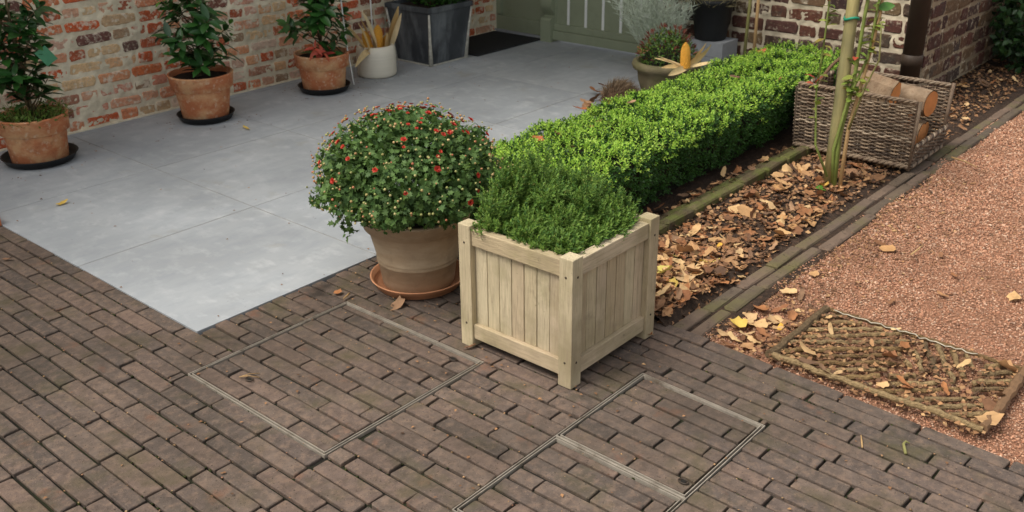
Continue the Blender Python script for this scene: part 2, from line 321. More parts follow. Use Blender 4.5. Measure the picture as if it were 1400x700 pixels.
M['kerb'] = mat('kerb_brick', [(96, 82, 70), (110, 92, 78), (88, 77, 66), (104, 88, 72)], .9, True, (20, .82, 1.15), patch=[((96, 92, 52), 5, .55, .09, .65), ((60, 50, 43), 40, .62, .05, .65)], bump=(130, .6), bdist=.004)

# ------------------------------------------------------------------ ground sheets
g = G(); g.add([(-80, -80, -.06), (80, -80, -.06), (80, 80, -.06), (-80, 80, -.06)], [(0, 1, 2, 3)])
kind(g.build('ground', M['mulch']), 'structure')

PAVX = 1.03
def shear(x, y): return x * (1 + .055 * min(0., y + 1.26))
# ---- brick pavement, rows run along Y
PW, PL = .0593, .2375
pav = kind(link('brick_pavement', None, M['joint']), 'structure')
jv = [(-2.2, -4), (.84, -4), (.96, -2.6), (1.045, -1.26), (1.045, -.02), (0, -.02), (-.005, 2.5), (-2.2, 2.5)]
g = G(); g.add([(x, y, -.0105) for x, y in jv], [tuple(range(8))]); g.build('joint_bed', M['joint'], pav)
A = (-.178, .472, -.888, -.222)     # manhole outer rects x0,x1,y0,y1
B = (-.118, .742, -1.742, -1.314)
def sub(r, h):
    x0, x1, y0, y1 = r; a0, a1, b0, b1 = h
    if x1 <= a0 or x0 >= a1 or y1 <= b0 or y0 >= b1: return [r]
    o = []
    if y0 < b0: o.append((x0, x1, y0, b0))
    if y1 > b1: o.append((x0, x1, b1, y1))
    yy0, yy1 = max(y0, b0), min(y1, b1)
    if x0 < a0: o.append((x0, a0, yy0, yy1))
    if x1 > a1: o.append((a1, x1, yy0, yy1))
    return o
VAR = [brick_mesh('paver', .0520, .230, .03, 100 + i, .0018, .0019, .0028) for i in range(10)]
def paver_spec(r, zz=0, tilt=.006):
    x0, x1, y0, y1 = r; g_ = .0042
    w_, l_ = x1 - x0 - 2 * g_, y1 - y0 - 2 * g_
    if w_ < .009 or l_ < .012: return None
    cx, cy = (x0 + x1) / 2, (y0 + y1) / 2; fx = shear(1, cy); cx = cx * fx + rnd.uniform(-.0014, .0014); cy += rnd.uniform(-.002, .002)
    p = (cx, cy, zz + rnd.uniform(-.0022, .0022))
    if not inview(p, 200): return None
    rot = Matrix.Rotation(rnd.uniform(-.006, .006) * min(1, .1 / l_), 4, 'Z') @ Matrix.Rotation(rnd.uniform(-tilt, tilt), 4, 'X') @ Matrix.Rotation(rnd.uniform(-.02, .02), 4, 'Y')
    if cy < -1.26: rot = Matrix.Rotation(-.055 * cx / max(fx, .5), 4, 'Z') @ rot
    flip = Matrix.Rotation(math.pi if rnd.random() < .5 else 0, 4, 'Z')
    S = Matrix.Diagonal((w_ * fx / .0520, l_ / .230, 1, 1))
    q = project(p)
    dist = q[2] if inview(p, 5) else 50 + q[2]
    return (Matrix.Translation(p) @ rot @ flip @ S, dist)
specs = []
i0 = -36
for i in range(i0, 18):
    x0, x1 = i * PW, (i + 1) * PW
    if x0 > PAVX - .02: break
    y = -4 + rnd.uniform(0, 1) * PL
    off = (i % 2) * .5 * PL + rnd.uniform(-.05, .05)
    y = -3.9 + off
    while y < 2.5:
        L_ = PL + rnd.uniform(-.006, .006)
        if rnd.random() < .035: L_ *= rnd.choice((.5, .75))
        rects = [(x0, x1, y, y + L_)]
        if x1 > .005: rects = [q for r in rects for q in sub(r, (-.001, 9, -.004, 9))]
        rects = [q for r in rects for q in sub(r, A)]; rects = [q for r in rects for q in sub(r, B)]
        for r in rects:
            s = paver_spec(r)
            if s: specs.append(s)
        y += L_
lay_bricks(specs, VAR, None, pav, M['paver'])
print('pavers', len(specs))
# ---- recessed covers
def cover(name, rect, label, sides, handles, bar=None):
    x0, x1, y0, y1 = rect; t = .0023
    loc = (shear((x0 + x1) / 2, (y0 + y1) / 2), (y0 + y1) / 2, 0)
    root = thing(name, loc, label, 'manhole cover')
    fx = lambda x, y: shear(x, y) - loc[0]
    def strip(xa, xb, ya, yb, z=.003):
        g = G(); P = [(xa, ya), (xb, ya), (xb, yb), (xa, yb)]
        g.add([(fx(x, y), y - loc[1], -.03) for x, y in P] + [(fx(x, y), y - loc[1], z) for x, y in P], [(0, 1, 5, 4), (1, 2, 6, 5), (2, 3, 7, 6), (3, 0, 4, 7), (4, 5, 6, 7)])
        return g
    for k, ring in enumerate((0, .0088)):
        a0, a1, b0, b1 = x0 + ring, x1 - ring, y0 + ring, y1 - ring; zt = .0026 if k else .0018
        if 'l' in sides: strip(a0, a0 + t, b0, b1, zt).build('frame_bar', M['steel'], root)
        if 'r' in sides: strip(a1 - t, a1, b0, b1, zt).build('frame_bar', M['steel'], root)
        if 'n' in sides: strip(a0 + t, a1 - t, b0, b0 + t, zt).build('frame_bar', M['steel'], root)
        if 'f' in sides: strip(a0 + t, a1 - t, b1 - t, b1, zt).build('frame_bar', M['steel'], root)
    a0, a1, b0, b1 = x0 + .0145, x1 - .0145, y0 + .0145, y1 - .0145
    strip(x0 + .001, x1 - .001, y0 + .001, y1 - .001, -.0095).build('cover_bed', M['joint'], root)
    sp = []; x = a0; i = 0
    inv = Matrix.Translation((-loc[0], -loc[1], 0))
    while x < a1 - .012:
        xe = min(x + PW, a1); y = b0 - ((i % 2) * .5 + .25) * PL + rnd.uniform(-.02, .02)
        while y < b1:
            L_ = PL + rnd.uniform(-.005, .005); r = (x, xe, max(y, b0), min(y + L_, b1))
            if r[3] - r[2] > .015:
                s = paver_spec(r, .0, .003)
                if s: sp.append((inv @ s[0], s[1]))
            y += L_
        x += PW; i += 1
    lay_bricks(sp, VAR, None, root, M['paver'])
    for hx, hy in handles:
        g = G(); c = (fx(hx, hy), hy - loc[1], .0035)
        ring = [(c[0] + .009 * math.cos(a) * 1.0, c[1] + .014 * math.sin(a), c[2]) for a in np.linspace(0, 2 * math.pi, 17)]
        g.tube(ring, .0022, 6, False); k = g.build('lifting_key_socket', M['pipe'], root, True)
        G().lathe([(0, 0), (.0075, 0)], (c[0], c[1], .0032), 14).build('socket_hole_shade', M['holeshade'], k)  # flat dark disc on the bricks, its colour stands for the hole's shade
    return root
cover('manhole_cover', A, 'square brick-filled manhole cover with thin steel frame beside the clay saucer', 'lrnf', [(-.075, -.40), (.42, -.80)])
XM = .304
cover('manhole_cover', (XM, B[1], B[2], B[3]), 'small steel-framed brick cover adjoining the wooden planter corner', 'lrnf', [(.36, -1.70)])
cover('manhole_cover', (B[0], XM - .001, B[2], B[3]), 'steel-framed brick cover sharing a double bar with the smaller one', 'rnfl', [])

# ---- terrace of large slabs
ter = kind(link('terrace', None), 'structure')
g = G(); g.box((2.2, 1.27, -.0286), (4.398, 2.536, .06)); g.build('grout_bed', M['grout'], ter)
P0 = .8155
for a in range(6):
    for b in range(4):
        x0, x1 = a * P0 + .003, min((a + 1) * P0 - .003, 4.40); y0, y1 = b * P0 + .003, min((b + 1) * P0 - .003, 2.54)
        if a == 0: x0 = -.004
        if b == 0: y0 = -.004
        if x1 - x0 < .03: continue
        g = G(); g.box((0, 0, -.02), (x1 - x0, y1 - y0, .044), .0015)
        g.build('slab', M['slab'], ter, loc=((x0 + x1) / 2, (y0 + y1) / 2, rnd.uniform(.0006, .0016)))

# ---- gravel
def gz(x, y): return -.016 + .007 * nse(x, y, 1, 2.5) + .004 * nse(x, y, 2, 9)
V, F = grid(.80, 9, -6, -1.30, .06, gz)
gr = kind(link('gravel_path', np_mesh('gravel_path', V, F), M['gravelbase']), 'structure')
N = 420000
px = rng.uniform(.85, 7.5, N); py = rng.uniform(-3.6, -1.30, N)
k = (px > PAVX * (1 + .055 * np.minimum(0, py + 1.26)) + .004)
px, py = px[k], py[k]
Rr = np.array(ROT.transposed()); v = (np.stack([px, py, np.zeros_like(px)], 1) - np.array(CAM)) @ Rr.T
kk = -v[:, 2]; sx = 700 + 1338.43 * v[:, 0] / kk; sy = 350 - 1338.43 * v[:, 1] / kk
ok = (sx > -60) & (sx < 1560) & (sy > -40) & (sy < 800) & (rng.uniform(size=len(px)) < np.clip(1.25 - kk * .14, .25, 1))
px, py, kk = px[ok], py[ok], kk[ok]
pz = np.array([gz(x, y) for x, y in zip(px, py)]) + rng.uniform(-.001, .004, len(px))
size = rng.uniform(.0022, .0044, len(px)) * np.where(rng.uniform(size=len(px)) < .06, 1.7, 1) * np.clip(kk / 3.2, 1, 1.5)
V, F = pebbles(np.stack([px, py, pz], 1), size)
kind(link('gravel', np_mesh('gravel', V, F), M['gravel'], gr), 'stuff')
print('gravel', len(px))

# ---- soil bed between hedge and kerb, and the strip up to the wall
HEAP = [(1.12, -1.03, .05, .16), (1.35, -1.0, .025, .25), (2.2, -1.05, .015, .5), (2.72, -1.06, .02, .12)]
def bz(x, y):
    z = -.014 + .010 * nse(x, y, 4, 3.5) + .006 * nse(x, y, 7, 11)
    for a, b, h, s in HEAP: z += h * math.exp(-((x - a) ** 2 + (y - b) ** 2) / (2 * s * s))
    return z if y > -1.19 else min(z, -.012)
V, F = grid(1.04, 7.6, -1.36, -.02, .045, bz)
bed = kind(link('soil_bed', np_mesh('soil_bed', V, F), M['mulch']), 'structure')

# ------------------------------------------------------------------ kerbs
kerb = thing('brick_kerb', (1.0, -1.266, 0), 'double row of weathered bricks edging the red gravel path', 'kerb')
KV = [brick_mesh('kerb_brick', .0500, .230, .06, 300 + i, .002, .005, .006) for i in range(6)]
sp = []
for row in range(2):
    x = (.02 if row == 0 else .0) + .06 * row
    while x < 5.6:
        L_ = .236 + rnd.uniform(-.006, .006); xc = x + L_ / 2; wx = 1.0 + xc
        yc = .029 - .057 * row - .013 * max(0, wx - 1.0) - (.022 if row == 1 and 1.05 < xc < 1.5 else 0)
        p = (xc, yc + rnd.uniform(-.003, .003), -.004 + rnd.uniform(-.004, .004))
        R = Matrix.Rotation(math.pi / 2 + rnd.uniform(-.02, .02), 4, 'Z') @ Matrix.Rotation(rnd.uniform(-.03, .03), 4, 'Y')
        sp.append((Matrix.Translation(p) @ R @ Matrix.Diagonal((1, (L_ - .007) / .230, 1, 1)), xc)); x += L_
lay_bricks(sp, KV, None, kerb, M['kerb'])
g = G(); g.box((2.8, -.036, -.045), (5.6, .10, .06)); g.build('kerb_bed', M['joint'], kerb)
hk = thing('mossy_edging', (1.1, -.735, 0), 'mossy low brick edging along the foot of the box hedge', 'edging')
KM = [brick_mesh('edging_brick', .0520, .210, .07, 400 + i, .003, .007, .009) for i in range(6)]
sp = []
for row in range(2):
    x = .1 * row
    while x < 2.0:
        L_ = .216 + rnd.uniform(-.008, .008)
        p = (x + L_ / 2, -.001 + .058 * row, .034 - .024 * row + rnd.uniform(-.005, .004))
        R = Matrix.Rotation(math.pi / 2 + rnd.uniform(-.025, .025), 4, 'Z') @ Matrix.Rotation(rnd.uniform(-.05, .05), 4, 'Y')
        sp.append((Matrix.Translation(p) @ R @ Matrix.Diagonal((1, (L_ - .006) / .210, 1, 1)), x)); x += L_
lay_bricks(sp, KM, None, hk, M['moss'])

# ------------------------------------------------------------------ brick walls
def wall_face(root, org, u, nrm, length, courses, pitch, blen, bh, variants, bmat, mmat, seed, top=2.7, ulo=0., proud=.003, rough=.004, uend=None):
    r = random.Random(seed); org, u, nrm = Vector(org), Vector(u), Vector(nrm); zc = courses * pitch
    loc = root.location
    # mortar face: uneven sheet, ragged against the bricks
    def wz(a, b): return rough * (.7 * nse(a, b, seed, 13) + .75 * nse(a, b, seed + 3, 38) + .3 * nse(a, b, seed + 5, 90)) - .0016
    V, F = grid(0, length, 0, zc, .009, wz)
    W_ = [tuple(org + u * a + Vector((0, 0, b)) + nrm * c - loc) for a, b, c in V]
    m = np_mesh('mortar', W_, F); m.polygons.foreach_set('use_smooth', [True] * len(m.polygons)); link('mortar', m, mmat, root)
    sp = []
    for c in range(courses):
        a = -r.uniform(0, blen); head = (c % 2 == 0)
        while a < length:
            hd = r.random() < (.72 if head else .15)
            L_ = (blen * .52 if hd else blen) + r.uniform(-.008, .008); L_ = max(.06, L_)
            a0, a1 = max(0, a + .007), min(length, a + L_ - .007)
            if a1 - a0 > .03:
                h_ = bh + r.uniform(-.005, .004)
                p = org + u * ((a0 + a1) / 2) + Vector((0, 0, c * pitch + pitch / 2 + r.uniform(-.003, .003))) + nrm * (proud + r.uniform(-.0035, .003))
                S = Matrix.Rotation(r.uniform(-.02, .02), 4, nrm)
                Mx = Matrix.Translation(p - loc) @ S @ frame_mat((0, 0, 0), Vector((0, 0, 1)), -u if (Vector((0, 0, 1)).cross(u)).dot(nrm) < 0 else u, nrm, h_ / .055, (a1 - a0) / .19, 1)
                q = project(p); sp.append((Mx, (q[2] if q and inview(p, 5) else 99)))
            a += L_
    return sp
WV = [brick_mesh('wall_brick', .055, .19, .03, 500 + i, .004, .005, .009) for i in range(10)]
wl = thing('brick_wall', (2.0, 2.52, 0), 'lime-washed orange red brick house wall behind the potted shrubs', 'wall')
sp = wall_face(wl, (-.8, 2.52, 0), (1, 0, 0), (0, -1, 0), 5.17, 13, .0755, .205, .056, WV, M['wallbrick'], M['mortar'], 3, rough=.0068, proud=.0018)
lay_bricks(sp, WV, None, wl, M['wallbrick'])
g = G(); g.box((-2.815, .145, 2.2), (10.37, .28, 4.4)); g.build('wall_body', M['mortar'], wl)  # wall made taller and longer out of view to shade the terrace
g = G(); g.box((-.215, -.006, .006), (5.16, .014, .014), .003); g.build('mortar_fillet', M['mortar'], wl)
g = G(); g.box((-2.815, -.02, 4.43), (10.5, .42, .06), .01); g.build('coping', M['concrete'], wl)

wr = thing('brick_wall', (4.5, 0, 0), 'dark brown brick house wall with thick pale joints behind the basket', 'wall')
WV2 = [brick_mesh('wall_brick', .055, .19, .03, 600 + i, .004, .005, .008) for i in range(10)]
sp = wall_face(wr, (4.37, .93, 0), (0, -1, 0), (-1, 0, 0), 1.76, 9, .0945, .235, .071, WV2, M['darkbrick'], M['mortar2'], 8, rough=.007)
sp += wall_face(wr, (4.372, -.832, 0), (1, 0, 0), (0, -1, 0), 4.2, 11, .0945, .235, .076, WV2, M['darkbrick'], M['mortar3'], 12, rough=.008)
lay_bricks(sp, WV2, None, wr, M['darkbrick'])
g = G(); g.box((2.03, .049, 2.2), (4.30, 1.752, 4.4)); g.build('wall_body', M['mortar2'], wr)  # height raised out of view to block more sky

# ------------------------------------------------------------------ door, scroll post and striped gate
door = thing('house_door', (4.40, 2.25, 0), 'grey green panelled house door beside the dark doormat', 'door')
g = G(); g.box((.03, 0, 1.05), (.05, .60, 2.1)); g.build('door_leaf', M['door'], door)
g = G(); g.box((-.006, 0, .075), (.03, .58, .11), .006); g.build('bottom_rail', M['door'], door)
for y in (-.27, .25):
    g = G(); g.box((-.006, y, 1.08), (.03, .05, 1.88), .006); g.build('stile', M['door'], door)
g = G(); g.box((-.006, -.01, .405), (.032, .468, .035), .006); g.build('middle_rail', M['door'], door)
g = G(); g.box((-.002, -.01, .72), (.012, .468, .58)); g.build('pane', M['glass'], door)
g = G(); g.box((-.02, 0, .012), (.05, .60, .024), .004); g.build('threshold', M['concrete'], door)
g = G(); g.box((0, .285, 1.1), (.06, .03, 2.2), .003); g.build('frame_jamb', M['mortar'], door)
jamb = thing('scroll_post', (4.30, 1.955, 0), 'grey green carved post with scroll front between door and striped gate', 'post')
prof = [(0, 0)] + [(0, .165), (.012, .178), (.045, .184), (.055, .192), (.05, .2)] + [(.05 - .05 * math.sin(t) * 1, .2 + .085 * t / (math.pi / 2)) for t in np.linspace(.3, math.pi / 2, 6)] + \
       [(.06 * (1 - math.cos(t)), .29 + .11 * t / (math.pi / 2)) for t in np.linspace(.2, math.pi / 2, 6)] + [(.06, .5), (.06, 2.1), (.12, 2.1), (.12, 0)]
n = len(prof); hw = .05
g = G(); g.add([(x, -hw, z) for x, z in prof] + [(x, hw, z) for x, z in prof], [tuple(range(n)), tuple(range(2 * n - 1, n - 1, -1))] + [(i, n + i, n + (i + 1) % n, (i + 1) % n) for i in range(n)])
pm = g.mesh('post_body'); link('post_body', pm, M['door'], jamb)
gate = thing('striped_gate', (4.36, 1.43, 0), 'grey green boarded gate with narrow white stripes behind the lavender', 'gate')
ys = [1.783, 1.622, 1.466, 1.309, 1.147, .99]
edges = [1.905] + ys + [.94]
for a, b in zip(edges[:-1], edges[1:]):
    y1, y0 = (a - .011, b + .011)
    if y1 - y0 < .03: continue
    g = G(); g.box((.012, (y0 + y1) / 2 - 1.43, 1.1), (.022, y1 - y0, 2.0), .003); g.build('board', M['door'], gate)
for y in ys:
    g = G(); g.box((.010, y - 1.43, 1.1), (.022, .0212, 2.0)); g.build('white_strip', M['white'], gate)
g = G(); g.box((-.004, -.005, .115), (.03, .96, .05), .004); g.build('bottom_rail', M['door'], gate)
g = G(); g.box((-.012, -.005, .055), (.046, .96, .068), .005); g.build('bottom_rail', M['door'], gate)
g = G(); g.box((.012, .48, 1.08), (.03, .03, 2.0), .003); g.build('stile', M['door'], gate)
lint = tag(G().box((4.52, 1.72, 3.26), (.25, 1.60, 2.28)).build('door_lintel', M['mortar2']), 'rendered wall panel above the green door and striped gate', 'wall')
g = G(); g.box((-1.15, -.12, .0), (2.5, 1.86, .09), .01); g.build('added_shade_roof', M['door'], lint, loc=(4.52 - 4.52, 0, 0)).location = (4.52, 1.72, 2.35)  # unseen roof, added to shade the door corner of the terrace
g = G(); g.box((0, 0, .006), (.72, .48, .012), .004)
tag(g.build('doormat', M['doormat'], loc=(3.965, 2.255, .004)), 'dark flat fibre doormat in front of the green door', 'doormat')

# ------------------------------------------------------------------ pots
def pot_profile(rb, rr, h, lip=.085, th=.016, proud=.017):
    """thick-lipped flowerpot, outside then inside"""
    zl = h - lip; rl = rb + (rr - proud - rb) * zl / h
    return [(0, 0), (rb - .004, 0), (rb, .006), (rl, zl - .004), (rl + .004, zl), (rl + proud, zl + .004), (rr - .003, h - .008), (rr, h - .004), (rr - .004, h), (rr - th, h), (rr - th - .006, h - .03), (rl - th, zl - .02), (rl - th - .003, h * .45), (0, h * .45)]
def soil_disc(r, z, parent, m=None):
    g = G(); V = [(0, 0, z + .01)]; n = 28
    for k in (1, 2, 3):
        for i in range(n): a = 2 * math.pi * i / n; V.append((r * k / 3 * math.cos(a), r * k / 3 * math.sin(a), z + .008 * nse(math.cos(a) * k, math.sin(a) * k, r * 31, 1.3)))
    F = [(0, 1 + i, 1 + (i + 1) % n) for i in range(n)] + [(1 + k * n + i, 1 + (k + 1) * n + i, 1 + (k + 1) * n + (i + 1) % n, 1 + k * n + (i + 1) % n) for k in (0, 1) for i in range(n)]
    g.add(V, F); return g.build('soil', m or M['soil'], parent, True)
def saucer(loc, r, m, label, h=.040):
    g = G(); g.lathe([(0, .002), (r * .8, 0), (r * .86, .004), (r * .97, h - .004), (r, h), (r * .965, h + .001), (r * .9, .012), (0, .009)], seg=48)
    return tag(g.build('saucer', m, None, True, loc), label, 'saucer')
# glossy leaf, ~20 triangles, shared mesh variants
def big_leaf(name, ln, wd, droop, m, seed=0):
    r = random.Random(seed); g = G(); n = 5; V = []; F = []
    for i in range(n + 1):
        t = i / n; wv = wd * (math.sin(math.pi * min(1, t * .92 + .04)) ** .8) * (1 - .15 * t) if 0 < i < n else .0015
        z = -droop * t * t + r.uniform(-.002, .002); y = ln * t * (1 - .12 * abs(droop / ln) * t)
        V += [(-wv, y, z + wv * .28), (0, y, z), (wv, y, z + wv * .28)]
    for i in range(n):
        a = i * 3; F += [(a, a + 1, a + 4, a + 3), (a + 1, a + 2, a + 5, a + 4)]
    g.add(V, F); me = g.mesh(name, True); me.materials.append(m); return me
LEAFS = [big_leaf('leaf', .094 + .007 * (i % 3), .0215 + .0025 * (i % 2), .012 + .006 * (i % 3), M['laurel'], i) for i in range(6)]
LEAFN = [big_leaf('leaf', .058, .013, .008 + .004 * i, M['laurel_new'], 20 + i) for i in range(2)]
LEAFR = [big_leaf('leaf', .07, .012, .024 + .01 * i, M['red_leaf'], 30 + i) for i in range(2)]
def place_leaf(mesh, p, a, parent, sc=1., nrm=None):
    a = Vector(a).normalized(); up = Vector(nrm) if nrm is not None else Vector((0, 0, 1))
    up = up + Vector((rnd.uniform(-.35, .35), rnd.uniform(-.35, .35), rnd.uniform(-.2, .2)))
    s = a.cross(up).normalized(); nn = s.cross(a)
    o = bpy.data.objects.new('leaf', mesh); COL.objects.link(o); o.parent = parent; o.matrix_basis = frame_mat(p, s, a, nn, sc, sc, sc); return o
def shrub(loc, rb, rr, h, label, seed, clusters, trunk_top, lean=(0, 0), redcl=None, newcl=()):
    r = random.Random(seed); root = thing('potted_shrub', (loc[0], loc[1], loc[2]), label, 'potted plant', 'potted shrubs along the lime-washed wall')
    g = G(); g.lathe(pot_profile(rb, rr, h), seg=48, wob=.012); g.build('pot', M['terracotta'], root, True)
    soil_disc(rr - .02, h - .03, root)
    top = Vector((lean[0], lean[1], trunk_top)); base = Vector((0, 0, h - .04))
    pts = [base.lerp(top, t) + Vector((.008 * math.sin(t * 7), .008 * math.cos(t * 5), 0)) for t in np.linspace(0, 1, 9)]
    G().tube(pts, [.011 - .006 * t for t in np.linspace(0, 1, 9)], 7).build('trunk', M['trunk'], root, True)
    for ci, (cx, cy, cz, nl) in enumerate(clusters):
        c = Vector((cx, cy, cz)); t0 = max(.05, min(1, (cz - .1 - h) / max(.01, trunk_top - h))); b = base.lerp(top, t0)
        mid = b.lerp(c, .5) + Vector((0, 0, -.01))
        G().tube([b, mid, c], [.004, .003, .002], 5).build('branch', M['trunk'], root, True)
        out = (c - b); out.z += .05; out = out.normalized()
        for k in range(nl):
            an = k * 2.4 + r.uniform(-.3, .3); back = (k / max(1, nl - 1)) * .06
            s1 = out.cross(Vector((.3, .2, 1))).normalized(); s2 = out.cross(s1)
            dirv = out * r.uniform(.25, .75) + (s1 * math.cos(an) + s2 * math.sin(an)) * 1.0 + Vector((0, 0, -.12))
            isn = ci in newcl and k < 4; isr = redcl is not None and ci in redcl
            me = (LEAFR if isr else LEAFN if isn else LEAFS)[k % (2 if (isr or isn) else 6)]
            place_leaf(me, c - out * back, dirv, root, r.uniform(.75, 1.1), out + Vector((0, 0, .6)))
    return root
def cl_vol(seed, n, c, rx, rz, nl=7, hollow=.35):
    r = random.Random(seed); o = []
    while len(o) < n:
        v = Vector((r.uniform(-1, 1), r.uniform(-1, 1), r.uniform(-1, 1)))
        if hollow < v.length < 1: o.append((c[0] + v.x * rx, c[1] + v.y * rx, c[2] + v.z * rz, nl))
    return o
s1 = shrub((.513, 2.197, .014), .135, .172, .235, 'tall sparse laurel-like shrub in orange clay pot with green card on its stem', 1,
           cl_vol(1, 36, (.01, -.01, .64), .19, .31, 7, .1) + [(.05, -.05, .38, 5), (.10, -.04, .40, 5), (-.10, 0, .42, 6), (.08, -.03, .34, 4), (-.05, -.05, .40, 5)], .95)
s2 = shrub((1.478, 2.184, .014), .128, .183, .262, 'bushy laurel-like shrub in clay pot between two other clay pots', 2,
           cl_vol(2, 35, (.0, -.02, .55), .195, .28, 7, .2) + [(.19, -.06, .44, 7), (.21, -.03, .50, 7), (-.16, -.07, .40, 6), (.14, -.1, .36, 6), (.0, -.15, .37, 6), (-.08, -.15, .34, 6)], .85, newcl=(36, 5, 11, 35))
s3 = shrub((2.318, 2.15, .014), .130, .174, .232, 'laurel-like shrub with a cluster of red leaves in clay pot', 3,
           cl_vol(3, 35, (-.01, -.02, .48), .195, .26, 7, .2) + [(-.14, -.12, .30, 7), (-.10, -.15, .27, 5), (-.2, .0, .40, 7), (-.22, .03, .44, 7), (.16, -.05, .36, 6)], .8, redcl=(35, 36), newcl=(4,))
saucer((.513, 2.197, .004), 0.184, M['black'], 'black plastic saucer under the pot of the sparse shrub')
saucer((1.478, 2.184, .004), 0.163, M['black'], 'black plastic saucer under the pot of the bushy middle shrub')
saucer((2.318, 2.15, .004), 0.166, M['black'], 'black plastic saucer under the pot of the red-leaved shrub')
# undergrowth in the first pot
gp = rng.uniform(-1, 1, (420, 2)); gp = gp[(gp ** 2).sum(1) < 1] * .15; n = len(gp)
ax = np.concatenate([gp * 5, np.full((n, 1), .9)], 1) + rng.normal(size=(n, 3)) * .35
V, F = scatter(NEEDLE_V, NEEDLE_F, np.concatenate([gp, np.full((n, 1), .2)], 1), ax, rdir(n), rng.uniform(.05, .13, n), np.full(n, .004))
kind(link('grass_tuft', np_mesh('grass_tuft', V, F), M['grass'], s1), 'stuff')
gp = rng.uniform(-1, 1, (900, 2)); gp = gp[(gp ** 2).sum(1) < 1] * .172; n = len(gp)
V, F = scatter(leaf_tpl(.6), LEAF_F, np.concatenate([gp, rng.uniform(.21, .265, (n, 1))], 1), rdir(n) + np.concatenate([gp * 4, np.zeros((n, 1))], 1), rdir(n) + [0, 0, 1], rng.uniform(.012, .024, n))
kind(link('creeping_cover', np_mesh('creeping_cover', V, F), M['azalea'], s1), 'stuff')
# green card hanging on the first shrub
g = G(); R = Matrix.Rotation(rad(-35), 3, 'Y') @ Matrix.Rotation(rad(-20), 3, 'Z'); g.box((0, 0, 0), (.062, .003, .088), .001, R)
tag(g.build('plant_card', M['tagm'], loc=(.585, 2.06, .545)), 'shiny green plant card hanging among leaves of the sparse shrub', 'plant tag')
# white canes
g = G(); g.tube([(2.46, 2.03, .03), (2.44, 2.05, .3), (2.43, 2.06, .62)], .0045, 8)
tag(g.build('thin_rod', M['white'], smooth=True), 'thin white rod standing against the pot of the red-leaved shrub', 'rod')
g = G(); g.tube([(3.02, 2.46, .004), (3.02, 2.46, .9)], .006, 8)
tag(g.build('thin_rod', M['white'], smooth=True), 'thin white rod rising behind the corn cobs by the zinc planter', 'rod')

# ---- cream pot with corn
cp = (2.797, 2.185, .004)
g = G(); g.lathe([(0, 0), (.115, 0), (.126, .006), (.131, .02), (.131, .15), (.128, .185), (.118, .2), (.108, .204), (.1, .2), (.098, .17), (.098, .1), (0, .1)], seg=56)
tag(g.build('cream_pot', M['cream'], smooth=True, loc=cp), 'round cream ceramic pot holding dried corn cobs', 'pot')
def cob_mesh(g, ln=.17, r=.021):
    # rows of separate kernels
    rows = 12; n = 18
    for i in range(n):
        t = i / (n - 1); z = ln * t; rr = r * (1 - .1 * t) * math.sqrt(max(.05, 1 - max(0, (t - .55) / .47) ** 2))
        for k in range(rows):
            a = 2 * math.pi * (k + .5 * (i % 2)) / rows; s = rr * .28
            c = Vector((rr * math.cos(a), rr * math.sin(a), z)); o = Vector((math.cos(a), math.sin(a), 0)); tt = Vector((-math.sin(a), math.cos(a), 0))
            P = [c + tt * s - Vector((0, 0, ln / n * .5)), c + tt * s + Vector((0, 0, ln / n * .5)), c - tt * s + Vector((0, 0, ln / n * .5)), c - tt * s - Vector((0, 0, ln / n * .5)), c + o * s * .9]
            g.add(P, [(0, 1, 4), (1, 2, 4), (2, 3, 4), (3, 0, 4)])
    g.lathe([(r * .9, 0), (r * .88, ln * .6), (r * .6, ln * .88), (.001, ln * 1.0)], seg=12)
def husk_strip(pts, wd, curl=.4):
    n = len(pts); V = []; F = []
    for i, p in enumerate(pts):
        p = Vector(p); t = (Vector(pts[min(i + 1, n - 1)]) - Vector(pts[max(0, i - 1)])).normalized()
        s = t.cross(Vector((.3, -.6, .4))).normalized(); nn = s.cross(t); ww = wd * (math.sin(math.pi * (.12 + .86 * i / (n - 1))) ** .7)
        V += [p - s * ww + nn * ww * curl, p, p + s * ww + nn * ww * curl]
    for i in range(n - 1): a = i * 3; F += [(a, a + 1, a + 4, a + 3), (a + 1, a + 2, a + 5, a + 4)]
    return V, F
def corn(loc, tilt, label, husks, ln=.17, r=.021):
    root = thing('corn_cob', loc, label, 'corn cob'); g = G(); cob_mesh(g, ln, r)
    R = Vector((0, 0, 1)).rotation_difference(Vector(tilt).normalized()); g.V = [tuple(R @ Vector(v)) for v in g.V]; g.build('cob', M['corn'], root)
    for pts, wd in husks:
        G().add(*husk_strip(pts, wd)).build('husk', M['husk'], root, True)
    return root
def arc(p0, d0, ln, bend, n=7):
    p = Vector(p0); d_ = Vector(d0).normalized(); o = [p.copy()]
    for i in range(n - 1): d_ = (d_ + Vector(bend) / n).normalized(); p = p + d_ * ln / (n - 1); o.append(p.copy())
    return o
corn((cp[0] - .055, cp[1] + .0, .19), (-.22, .1, 1), 'leaning corn cob in pale husk at the back of the cream pot',
     [(arc((.02, -.03, -.04), (-.05, -.05, 1), .31, (-.5, .2, .2)), .034), (arc((-.035, -.02, -.03), (-.45, .1, 1), .27, (-.6, .2, .3)), .020), (arc((-.02, -.045, -.01), (-1, -.3, .5), .22, (-.5, -.1, -1.6)), .020), (arc((-.05, -.06, -.02), (-.3, -.1, 1), .24, (-.3, 0, 0)), .022)], .115, .026)
